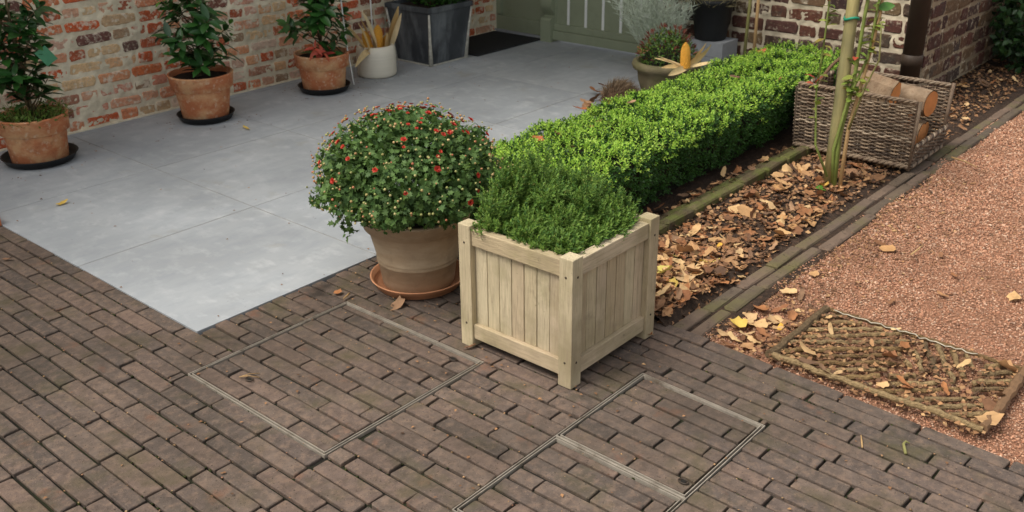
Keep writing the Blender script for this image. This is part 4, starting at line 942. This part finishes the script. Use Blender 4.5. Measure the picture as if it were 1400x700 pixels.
# ------------------------------------------------------------------ wicker log basket
BX0, BX1, BY0, BY1, BH = 3.10, 3.53, -1.255, -.665, .335
bk = thing('wicker_basket', ((BX0 + BX1) / 2, (BY0 + BY1) / 2, .0), 'brown wicker log basket with one low open end beside the kerb', 'basket')
bc = Vector(((BX0 + BX1) / 2, (BY0 + BY1) / 2, 0))
def weave(p0, p1, h, name, lean=.02, zb=.03):
    """one woven side: uprights plus strands passing in front of and behind them"""
    p0, p1 = Vector(p0) - bc, Vector(p1) - bc; u = (p1 - p0).normalized(); ln = (p1 - p0).length; nn = Vector((u.y, -u.x, 0)); ns = max(4, int(ln / .036)); st_ = ln / ns
    gu = G()
    for i in range(ns + 1):
        b_ = p0 + u * st_ * i; gu.tube([b_ + Vector((0, 0, zb - .02)), b_ + nn * lean * .5 + Vector((0, 0, h * .5)), b_ + nn * lean + Vector((0, 0, h + .012))], .0042, 5)
    side = link(name, gu.mesh('uprights'), M['wicker'], bk)
    gw = G(); rows = int((h - zb) / .0088)
    for r_ in range(rows):
        z = zb + r_ * (h - zb) / rows; f = z / h; pts = []; m = ns * 2
        wob_ = rnd.uniform(0, 9)
        for i in range(m + 1):
            s = i / 2; amp = .0062 * math.cos(math.pi * (s + r_)) if i % 2 == 0 else 0
            amp += .0012 * rnd.uniform(-1, 1)
            pts.append(p0 + u * (st_ * s) + nn * (lean * f + amp) + Vector((0, 0, z + .004 * nse(s * .3, wob_, 0, 1) - .006 * math.sin(math.pi * s / ns) * f)))
        gw.tube(pts, [rnd.uniform(.0036, .0052)] * len(pts), 5)
    kind(gw.build('strands', M['wicker'], side, True), 'stuff')
weave((BX0, BY1, 0), (BX0, BY0, 0), BH, 'front_panel')
weave((BX0, BY0, 0), (BX1, BY0, 0), .125, 'low_end_panel')
weave((BX1, BY0, 0), (BX1, BY1, 0), BH - .01, 'back_panel', .015)
weave((BX1, BY1, 0), (BX0, BY1, 0), BH - .03, 'end_panel')
def plait(p0, p1, name, r_=.006):
    p0, p1 = Vector(p0) - bc, Vector(p1) - bc; d_ = p1 - p0; s = d_.cross(Vector((0, 0, 1))).normalized(); g = G(); n = int(d_.length / .008) + 4
    for k in range(3): g.tube([p0 + d_ * i / n + s * .008 * math.cos(i * .62 + k * 2.1) + Vector((0, 0, .006 * math.sin(i * .62 + k * 2.1))) for i in range(n + 1)], r_, 5)
    g.build(name, M['wicker'], bk, True)
plait((BX0 - .018, BY1, BH + .012), (BX0 - .018, BY0, BH + .012), 'rim'); plait((BX1 + .013, BY0, BH + .002), (BX1 + .013, BY1, BH + .002), 'rim'); plait((BX0, BY1 + .018, BH - .02), (BX1, BY1 + .018, BH - .02), 'rim'); plait((BX0, BY0 - .018, .132), (BX1, BY0 - .018, .132), 'rim')
plait((BX0 - .004, BY1, .028), (BX0 - .004, BY0, .028), 'foot_plait', .008); plait((BX0, BY0 - .004, .028), (BX1, BY0 - .004, .028), 'foot_plait', .008)
for (x, y) in ((BX0, BY0), (BX1, BY0)):
    G().tube([Vector((x, y, .01)) - bc, Vector((x - .012 * (1 if x == BX0 else -1), y - .012, BH + .015)) - bc], .009, 7).build('corner_post', M['wicker'], bk, True)
g = G(); g.box((0, 0, .03), (BX1 - BX0 - .02, BY1 - BY0 - .02, .012)); g.build('base', M['wicker'], bk)
ha = [Vector((BX0 + .02 + .30 * t, BY1 - .06 - .16 * t, BH - .03 + .16 * math.sin(math.pi * t))) - bc for t in np.linspace(0, 1, 13)]
G().tube(ha, .008, 6).build('handle', M['twig'], bk, True)
def log(a, b, r, label, wedge=False):
    a, b = Vector(a), Vector(b); d_ = (b - a); ln = d_.length; root = thing('firewood_log', tuple(a), label, 'log', 'firewood logs in the wicker basket')
    zz_ = d_.normalized(); xx_ = Vector((0, 0, 1)).cross(zz_).normalized(); yy_ = zz_.cross(xx_); n = 20
    R = Matrix((xx_, yy_, zz_)).transposed()
    rs_ = [r * (1 + .07 * nse(math.cos(t) * 2, math.sin(t) * 2, a.x * 9, 1)) for t in np.linspace(0, 2 * math.pi, n, endpoint=False)]
    if wedge: sh = [(r * .55, -r * .9), (r * .75, -r * .2), (r * .45, r * .6), (0, r * 1.05), (-r * .25, r * .9), (-r * .35, r * .1), (-r * .1, -r * .6)]
    else: sh = [(q * math.cos(t), q * math.sin(t)) for q, t in zip(rs_, np.linspace(0, 2 * math.pi, n, endpoint=False))]
    m = len(sh); g = G(); V = []; F = []
    for k in range(7): f = 1 + .02 * math.sin(k * 2); V += [tuple(R @ Vector((x * f, y * f, ln * k / 6))) for x, y in sh]
    for k in range(6): F += [(k * m + i, k * m + (i + 1) % m, (k + 1) * m + (i + 1) % m, (k + 1) * m + i) for i in range(m)]
    g.add(V, F).build('bark', M['bark'], root, not wedge)
    for z in (0, ln):
        e = .0015 if z else -.0015
        g = G(); V = [tuple(R @ Vector((x * .96, y * .96, z + e))) for x, y in sh]; c = tuple(R @ Vector((sum(x for x, y in sh) / m, sum(y for x, y in sh) / m, z + e * 2))); V.append(c)
        g.add(V, [(i, (i + 1) % m, m) for i in range(m)]).build('cut_face', M['cutwood'], root)
    return root
log((3.37, -1.225, .275), (3.44, -.78, .29), .066, 'round pale-barked firewood log with orange cut end toward the gravel')
log((3.235, -1.10, .325), (3.36, -.80, .345), .066, 'split firewood log with orange cut face raised above the basket rim', True)
log((3.22, -1.22, .10), (3.22, -.72, .10), .055, 'firewood log low in the basket against the woven front')
log((3.36, -1.21, .115), (3.36, -.72, .115), .06, 'firewood log low in the basket seen through the open end')
log((3.47, -1.19, .11), (3.47, -.72, .11), .045, 'thin firewood log low in the basket against the back panel')
log((3.22, -1.18, .205), (3.24, -.72, .205), .05, 'firewood log in the middle layer of the basket behind its front panel')
log((3.42, -1.12, .175), (3.45, -.72, .18), .032, 'slim firewood log wedged under the round pale-barked log')

# ------------------------------------------------------------------ coir rope mat on the gravel
MX0, MX1, MY0, MY1 = 1.075, 1.49, -2.225, -1.575
rm = thing('rope_mat', ((MX0 + MX1) / 2, (MY0 + MY1) / 2, .0), 'rectangular coir rope mat with diagonal ropes lying at the gravel edge', 'mat')
mx, my = (MX1 - MX0) / 2, (MY1 - MY0) / 2
def rope(p0, p1, r, seg=.02, wig=.004):
    p0, p1 = Vector(p0), Vector(p1); n = max(3, int((p1 - p0).length / seg)); g = G()
    pts = [p0.lerp(p1, i / n) + Vector((wig * rnd.uniform(-1, 1), wig * rnd.uniform(-1, 1), wig * .5 * rnd.uniform(-1, 1))) for i in range(n + 1)]
    # fuzzy surface: short bristles round the rope
    g.tube(pts, [r * rnd.uniform(.85, 1.12) for _ in pts], 8)
    nb = int((p1 - p0).length * 900); bd = rdir(nb); t_ = rng.uniform(0, 1, nb); bpz = np.array(p0)[None] + (np.array(p1) - np.array(p0))[None] * t_[:, None] + bd * r * .8
    V, F = scatter(NEEDLE_V, NEEDLE_F, bpz, bd + rdir(nb) * .4, rdir(nb), rng.uniform(.004, .009, nb), np.full(nb, .0014)); g.add(V.tolist(), F.tolist())
    return g
rope((-mx, my, .014), (mx, my, .014), .014).build('frame_rope', M['rope'], rm)
rope((-mx, -my, .016), (mx, -my, .018), .015).build('frame_rope', M['twig'], rm)
rope((-mx, -my, .016), (-mx, my, .016), .010).build('frame_rope', M['rope'], rm)
rope((mx, -my, .014), (mx, my, .014), .008).build('frame_rope', M['rope'], rm)
G().tube([(mx - .012 + .004 * rnd.uniform(-1, 1), -my + 2 * my * t, .022 + .004 * rnd.uniform(-1, 1)) for t in np.linspace(.22, .95, 30)], .0022, 5).build('wire', M['wire'], rm, True)
def clipseg(px_, py_, dx, dy, x0, x1, y0, y1):
    lo, hi = -9, 9
    for p_, d_, a_, b_ in ((px_, dx, x0, x1), (py_, dy, y0, y1)):
        if abs(d_) < 1e-6:
            if not a_ <= p_ <= b_: return None
            continue
        t0, t1 = sorted(((a_ - p_) / d_, (b_ - p_) / d_)); lo, hi = max(lo, t0), min(hi, t1)
    return None if hi - lo < .03 else ((px_ + dx * lo, py_ + dy * lo), (px_ + dx * hi, py_ + dy * hi))
cells = [(-mx, mx, .0, my, (.66, -.75)), (-mx, -.02, -my, .0, (.66, -.75)), (.0, mx, -my * .62, -.01, (.75, .45)), (-.01, mx, -my, -my * .64, (.66, -.75))]
for x0, x1, y0, y1, (dx, dy) in cells:
    for k in np.arange(-.8, .8, .044):
        nx_, ny_ = -dy, dx; c0 = ((x0 + x1) / 2 + nx_ * k, (y0 + y1) / 2 + ny_ * k); s = clipseg(*c0, dx, dy, x0 + .008, x1 - .008, y0 + .008, y1 - .008)
        if s: rope((*s[0], .008 + rnd.uniform(-.003, .003)), (*s[1], .008 + rnd.uniform(-.003, .003)), rnd.uniform(.007, .0095), wig=.005).build('rope', M['rope'], rm)
for k in range(4): rope((-mx, -my + 2 * my * (k + .5) / 4, .006), (mx, -my + 2 * my * (k + .5) / 4, .006), .004).build('cross_wire', M['twig'], rm)

# ------------------------------------------------------------------ fallen leaves
def fallen_mesh(seed):
    r = random.Random(seed); n = 14; V = [(0, .1, 0)]; typ = seed % 3
    cb = r.uniform(-1.2, 1.6); tw = r.uniform(-.5, .5)
    for ring in (.55, 1.0):
        for i in range(n):
            a = 2 * math.pi * i / n
            rr = (1 + .0 * a) * {0: .42 + .10 * math.cos(2 * a), 1: .42 + .16 * abs(math.cos(2.5 * a)), 2: .34 + .14 * math.cos(2 * a)}[typ]
            x = rr * math.sin(a) * (.72 if typ != 1 else .95); y = rr * math.cos(a) * 1.12 + .05 * math.cos(a)
            if ring == 1: x *= r.uniform(.86, 1.12); y *= r.uniform(.9, 1.1)
            x *= ring; y *= ring
            z = cb * x * x + r.uniform(.1, .6) * abs(y) ** 2 * .8 + tw * x * y + (r.uniform(-.05, .07) if ring == 1 else 0)
            V.append((x, y + .1, z))
    F = [(0, 1 + i, 1 + (i + 1) % n) for i in range(n)] + [(1 + i, 1 + n + i, 1 + n + (i + 1) % n, 1 + (i + 1) % n) for i in range(n)]
    V += [(-.012, -.32, .02), (.012, -.32, .02), (0, -.72, .10)]; q = len(V); F.append((q - 3, q - 2, q - 1))
    zc = sorted(v[2] for v in V)[4]
    m = bpy.data.meshes.new('fallen_leaf'); m.from_pydata([(x, y, z - zc) for x, y, z in V], [], F); m.polygons.foreach_set('use_smooth', [True] * len(F)); m.update(); return m
FL = {}
for key in ('fallen', 'fallen_red', 'fallen_yellow', 'fallen_green'):
    FL[key] = []
    for i in range(9 if key == 'fallen' else 3):
        m = fallen_mesh(i + 40 * len(key)); m.materials.append(M[key]); FL[key].append(m)
FL['fallen_pale'] = []; 
M['fallen_pale'] = mat('fallen_pale_leaf', [(206, 164, 112), (218, 184, 134), (186, 140, 92), (200, 166, 122), (212, 178, 128)], .8, True, (28, .82, 1.1), patch=[((150, 108, 70), 22, .62, .07, .55)], bump=(90, .3), trans=.12)
for i in range(6):
    m = fallen_mesh(i + 7); m.materials.append(M['fallen_pale']); FL['fallen_pale'].append(m)
TONE = {'fallen': 'brown', 'fallen_pale': 'pale tan', 'fallen_red': 'reddish', 'fallen_yellow': 'yellow', 'fallen_green': 'green'}
def fall(x, y, z, s, key, label, group, tilt=.35):
    o = bpy.data.objects.new('fallen_leaf', rnd.choice(FL[key])); COL.objects.link(o)
    o.location = (x, y, z); o.rotation_euler = (rnd.gauss(0, tilt), rnd.gauss(0, tilt), rnd.uniform(0, 6.28)); o.scale = (s, s, s * rnd.uniform(.6, 1.1))
    if '{}' in label: label = label.format(('large ' if s > .066 else 'small ' if s < .044 else '') + TONE[key])
    tag(o, label, 'leaf', group); return o
def bed_zone(x, y):
    if x < 1.5: return '{} curled leaf in the heap near the kerb end' if y < -1.08 else '{} curled leaf in the heap close to the mossy edging' if y > -.96 else '{} curled leaf in the heap against the wooden planter side' if x < 1.2 else '{} curled leaf in the heap of leaves off the planter'
    if math.hypot(x - 2.700, y + 1.040) < .22: return '{} curled leaf at the foot of the wooden stake'
    if x > 2.75: return '{} curled leaf on the soil just before the wicker basket'
    if y < -1.08: return '{} curled leaf lying against the brick kerb in the soil bed'
    if y > -.9: return '{} curled leaf lying along the outer side of the mossy edging'
    return '{} curled leaf in the middle of the soil bed between edging and kerb'
def litter_z(x, y): return bz(x, y)
cnt = 0
while cnt < 175:
    if rnd.random() < .40: x, y = rnd.gauss(1.22, .20), rnd.gauss(-1.02, .10)
    else: x, y = 1.1 + 2.3 * rnd.random() ** 1.2, rnd.uniform(-1.19, -.80)
    if not (1.02 < x < 3.05 and -1.21 < y < -.79) or math.hypot(x - 2.700, y + 1.040) < .05: continue
    key = rnd.choice(['fallen', 'fallen_pale', 'fallen_pale']) if rnd.random() < .95 else 'fallen_yellow'
    fall(x, y, litter_z(x, y) + rnd.uniform(.004, .022), rnd.uniform(.036, .078), key, bed_zone(x, y), 'dry leaves in the bed'); cnt += 1
for k in range(22):
    x = rnd.uniform(1.3, 3.0); fall(x, rnd.uniform(-.68, -.6), bz(x, -.64) + .03, rnd.uniform(.03, .06), rnd.choice(['fallen', 'fallen_pale']), '{} dry leaf caught between the hedge foot and the mossy edging', 'dry leaves along the hedge foot')
for k in range(16):
    x = rnd.uniform(3.65, 5.6); fall(x, rnd.uniform(-1.25, -.9), .012, rnd.uniform(.04, .07), rnd.choice(['fallen', 'fallen_pale']), '{} dry leaf on dark mulch beyond the wicker basket', 'dry leaves beyond the basket')
cnt = 0
while cnt < 58:
    t = rnd.random()
    if t < .68: x, y = rnd.gauss(1.24, .15), rnd.gauss(-1.48, .09)
    else: x, y = 1.1 + 3 * rnd.random(), rnd.uniform(-2.3, -1.40)
    if x < 1.06 or y > -1.36: continue
    fall(x, y, gz(x, y) + .014, rnd.uniform(.03, .06), rnd.choice(['fallen', 'fallen_pale', 'fallen_pale']) if rnd.random() < .95 else 'fallen_yellow', '{} leaf on the red gravel between kerb and rope mat' if x < 1.6 and y > -1.7 else '{} leaf lying alone on the open red gravel', 'dry leaves on the gravel', .2); cnt += 1
for k in range(22): fall(rnd.uniform(MX0, MX1), MY1 - (MY1 - MY0) * rnd.random() ** 1.3, .024, rnd.uniform(.028, .06), rnd.choice(['fallen', 'fallen_pale']), '{} leaf resting on the coir rope mat', 'leaves on the rope mat', .25)
fall(1.21, -1.385, .006, .05, 'fallen_yellow', 'bright orange yellow leaf between kerb end and rope mat', None, .15)
for (px_, py_, s, key) in ((905, 92, .05, 'fallen'),):
    pass
HL = [(3.72, -.12, .045, 'fallen_red'), (3.1, -.30, .05, 'fallen'), (2.0, -.22, .03, 'fallen'), (1.62, -.17, .045, 'fallen_red'), (1.72, -.2, .04, 'fallen'), (1.9, -.25, .045, 'fallen_red'), (2.35, -.15, .04, 'fallen'), (1.62, -.35, .035, 'fallen'), (3.2, -.50, .04, 'fallen')]
for x, y, s, key in HL: fall(x, y, .318, s, key, '{} leaf caught on top of the box hedge', 'leaves caught on the hedge', .5)
TL = [((84, 281), .05, 'fallen_yellow', 'yellow brown leaf lying alone on the pale terrace slab'), ((338, 178), .055, 'fallen_yellow', 'yellow leaf lying on the terrace near the clay pots')]
def onground(px_, py_, z=0):
    dv_ = ROT @ Vector(((px_ - 700) / 1338.43, -(py_ - 350) / 1338.43, -1)); t = (z - CAM.z) / dv_.z; return CAM + dv_ * t
for (a, b), s, key, lab in TL:
    p = onground(a, b); fall(p.x, p.y, .012, s, key, lab, None, .1)
for i, (a, b) in enumerate(((806, 140), (815, 130), (822, 138), (830, 128), (838, 135), (848, 130), (812, 122), (826, 118), (842, 122), (856, 126), (800, 146), (834, 142), (808, 134), (818, 144), (803, 138), (824, 128), (845, 138), (813, 148), (828, 146), (797, 150))):
    p = onground(a, b, .04); fall(p.x, p.y, .015 + .010 * (i % 4), rnd.uniform(.05, .085), rnd.choice(['fallen', 'fallen', 'fallen_red']), '{} dry leaf in the small heap between the dried bundle and hedge', 'dry leaves heaped by the dried bundle')
for i, (a, b, s) in enumerate(((545, 418, .05), (12, 357, .035), (463, 402, .025), (641, 478, .035), (765, 515, .045), (884, 460, .03), (560, 400, .03))):
    p = onground(a, b); fall(p.x, p.y, .010, s, 'fallen', ['dry leaf beside the clay saucer on the pavement', 'small dry leaf on pavement near the terrace edge', 'tiny dry leaf on pavement near the manhole frame', 'dry leaf at the planter post beside the manhole cover', 'dry leaf under the front rail of the wooden planter', 'dry leaf at the planter post beside the kerb end', 'small dry leaf tucked between terrace edge and clay saucer'][i], None, .15)
# crumbs of leaf litter
n = 9500; lx = 1.06 + 5.2 * rng.uniform(size=n) ** 1.5; ly = rng.uniform(-1.21, -.62, n); lz = np.array([bz(a, b) for a, b in zip(lx, ly)]) + rng.uniform(.001, .012, n)
V, F = scatter(leaf_tpl(.8), LEAF_F, np.stack([lx, ly, lz], 1), rng.normal(size=(n, 3)) * [1, 1, .25], rdir(n) * .6 + [0, 0, 1], rng.uniform(.008, .032, n))
V1 = (V, F)
mids = []
for i in range(4):
    fm = fallen_mesh(60 + i); tv = np.array([tuple(v.co) for v in fm.vertices]); fm.calc_loop_triangles(); tf = np.array([tuple(t.vertices) for t in fm.loop_triangles]); bpy.data.meshes.remove(fm)
    n = 140; lx = np.where(rng.uniform(size=n) < .45, rng.normal(1.25, .2, n), rng.uniform(1.06, 3.4, n)); ly = rng.uniform(-1.2, -.79, n); k = lx > 1.03; lx, ly = lx[k], ly[k]; n = len(lx)
    lz = np.array([bz(a, b) for a, b in zip(lx, ly)]) + rng.uniform(.0, .014, n)
    mids.append(scatter(tv, tf, np.stack([lx, ly, lz], 1), rng.normal(size=(n, 3)) * [1, 1, .25], rdir(n) * .35 + [0, 0, 1], rng.uniform(.03, .06, n)))
V, F = cat_vf(mids); kind(link('dead_leaf_layer', np_mesh('dead_leaf_layer', V, F), M['fallen']), 'stuff')['label'] = 'layer of dead brown leaves under the loose ones in the bed'
n = 1500; lx = rng.uniform(1.04, 3.2, n); ly = -1.33 - np.abs(rng.normal(size=n)) * .14; k = lx > 1.05; lx, ly = lx[k], ly[k]; n = len(lx)
lz = np.array([gz(a, b) for a, b in zip(lx, ly)]) + rng.uniform(.002, .008, n)
V2 = scatter(leaf_tpl(.8), LEAF_F, np.stack([lx, ly, lz], 1), rng.normal(size=(n, 3)) * [1, 1, .2], rdir(n) * .4 + [0, 0, 1], rng.uniform(.006, .02, n))
n = 1300; lx = rng.uniform(1.06, 5.5, n); ly = -1.36 - rng.uniform(0, 1, n) ** 1.6 * 1.3
lz = np.array([gz(a, b) for a, b in zip(lx, ly)]) + rng.uniform(.002, .007, n)
V4 = scatter(leaf_tpl(.8), LEAF_F, np.stack([lx, ly, lz], 1), rng.normal(size=(n, 3)) * [1, 1, .2], rdir(n) * .4 + [0, 0, 1], rng.uniform(.005, .018, n))
n = 1500; lx = rng.uniform(MX0 - .03, MX1, n); ly = rng.uniform(MY0, MY1 + .06, n)
V3 = scatter(leaf_tpl(.8), LEAF_F, np.stack([lx, ly, rng.uniform(.0, .02, n)], 1), rng.normal(size=(n, 3)) * [1, 1, .2], rdir(n) * .5 + [0, 0, 1], rng.uniform(.008, .024, n))
spots = [(.513, 2.197, .2), (1.478, 2.184, .18), (2.318, 2.15, .18), (2.8, 2.18, .15), (3.36, 2.2, .24), (3.44, .335, .22), (.745, -.31, .19), (.74, -.97, .26)]
bx_, by_, bz_ = [], [], []
for a, b, r_ in spots:
    for k in range(46): t = rnd.uniform(0, 6.28); q = r_ * rnd.uniform(.92, 1.45) + abs(rnd.gauss(0, .03)); bx_.append(a + q * math.cos(t)); by_.append(b + q * math.sin(t))
for k in range(150): bx_.append(rnd.uniform(0, 4.3)); by_.append(rnd.uniform(0, 2.5))
for k in range(260): bx_.append(rnd.uniform(-1, 1.0)); by_.append(rnd.uniform(-2.6, 0)) 
bx_, by_ = np.array(bx_), np.array(by_); ok = by_ < 2.49; bx_, by_ = bx_[ok], by_[ok]; n = len(bx_)
V5 = scatter(leaf_tpl(.7), LEAF_F, np.stack([bx_, by_, np.full(n, .0055)], 1), rng.normal(size=(n, 3)) * [1, 1, .08], rdir(n) * .2 + [0, 0, 1], rng.uniform(.005, .015, n))
V, F = cat_vf([V1, V2, V3, V4, V5]); kind(link('leaf_litter', np_mesh('leaf_litter', V, F), M['litter']), 'stuff')['label'] = 'brown crumbs of dead leaves over bed, gravel edge and paving'
# grit in the paving joints
n = 900; lx = np.round(rng.uniform(-1.1, 1.0, n) / PW) * PW + rng.normal(size=n) * .002; ly = rng.uniform(-2.7, 1.3, n); k = ~((lx > -.01) & (ly > -.01)); lx, ly = lx[k], ly[k]
lx = lx * (1 + .055 * np.minimum(0, ly + 1.26)); V, F = pebbles(np.stack([lx, ly, rng.uniform(-.004, .001, len(lx))], 1), rng.uniform(.0016, .0042, len(lx)))
kind(link('paving_grit', np_mesh('paving_grit', V, F), M['grit']), 'stuff')['label'] = 'loose grit caught in the paving joints'
# moss growing in the joints
n = 5200; lx = np.round(rng.uniform(-1.5, 1.03, n) / PW) * PW + rng.normal(size=n) * .0022; ly = rng.uniform(-2.7, 2.2, n); k = ~((lx > -.012) & (ly > -.012))
lx, ly = lx[k], ly[k]; k = np.array([nse(a, b, 9, 2.2) + .35 * nse(a, b, 5, 9) for a, b in zip(lx, ly)]) > .02; lx, ly = lx[k], ly[k]
lx = lx * (1 + .055 * np.minimum(0, ly + 1.26)); n = len(lx)
V, F = pebbles(np.stack([lx, ly, rng.uniform(-.009, -.004, n)], 1), rng.uniform(.003, .0065, n)); 
M['jmoss'] = mat('joint_moss', [(50, 54, 24), (40, 44, 22), (64, 66, 30)], .95, True, bump=None)
kind(link('joint_moss', np_mesh('joint_moss', V, F), M['jmoss']), 'stuff')['label'] = 'green moss growing in the paving joints'
# twigs and stray bits
TW = [((885, 488), (930, 470), 'thin dry twig on the bed'), ]
for (a, b, c_, d_, lab) in ((1093, 214, 1080, 205, 'short twig lying on the mossy edging by the hedge'), (1300, 218, 1335, 232, 'pale stick lying on gravel near the basket'), (1245, 352, 1262, 338, 'short brown twig on the open gravel'), (478, 405, 470, 412, 'tiny twig on the pavement near the clay saucer')):
    p, q = onground(a, b), onground(c_, d_); p.z = q.z = .012; g = G(); mid = p.lerp(q, .5) + Vector((.004, -.004, .004)); g.tube([Vector((0, 0, 0)), mid - p, q - p], [.004, .0035, .002], 6)
    tag(g.build('twig', M['bamboo'], smooth=True, loc=p), lab, 'twig')
p = onground(1238, 622); g = G(); g.tube([(0, 0, .004), (.018, .010, .005), (.035, .02, .008), (.045, .018, .012), (.048, .008, .008)], [.004, .0045, .004, .003, .002], 7)
tag(g.build('leaf_stalk', M['greencane'], smooth=True, loc=p), 'small hooked yellow green stalk on the brick pavement', 'stalk')
p = onground(1178, 607); g = G(); g.tube([(-.02, -.01, .004), (.03, .015, .006)], [.0025, .002], 6); tag(g.build('straw_stalk', M['bamboo'], smooth=True, loc=p), 'short straw stalk across the pavement edge by the rope mat', 'stalk')
p = onground(327, 517); g = G()
for e in ((.04, -.05), (.055, -.03), (.03, -.03)): g.tube([(0, 0, .004), (e[0] * .5, e[1] * .5, .009), (e[0], e[1], .004)], .0013, 5)
tag(g.build('pine_needles', M['bamboo'], smooth=True, loc=p), 'forked straw needles lying on the manhole cover bricks', 'needles')
# standing clay brick by the terrace edge
g = G(); g.box((0, 0, .03), (.055, .19, .062), .005); tag(g.build('loose_brick', M['terracotta'], loc=(-.032, 1.57, .0)), 'loose red brick lying at the terrace edge on the pavement', 'brick')

# ------------------------------------------------------------------ dark evergreen by the far wall
iv = thing('evergreen_bush', (6.0, -1.05, -.01), 'dark evergreen bush growing against the far brick wall', 'bush')
n = 3600; dv = rdir(n); p = dv * rng.uniform(.35, 1, (n, 1)) ** .4 * [.75, .26, .50] + [0.05, 0.0, .36]; p = p[p[:, 2] > .02]; n = len(p)
V, F = scatter(leaf_tpl(.62), LEAF_F, p, rdir(n) + [-.2, -.3, -.2], rdir(n) * .7 + [-.3, -.3, .8], rng.uniform(.035, .075, n))
kind(link('foliage', np_mesh('foliage', V, F), M['ivy'], iv), 'stuff')
g = G()
for k in range(14): a = k * 2.4; g.tube([(.1 * math.cos(a) * k / 6, .06 * math.sin(a), 0), (.3 * math.cos(a), .12 * math.sin(a), .3), (.6 * math.cos(a), .2 * math.sin(a), .6)], [.008, .006, .003], 5)
g.build('stems', M['trunk'], iv)
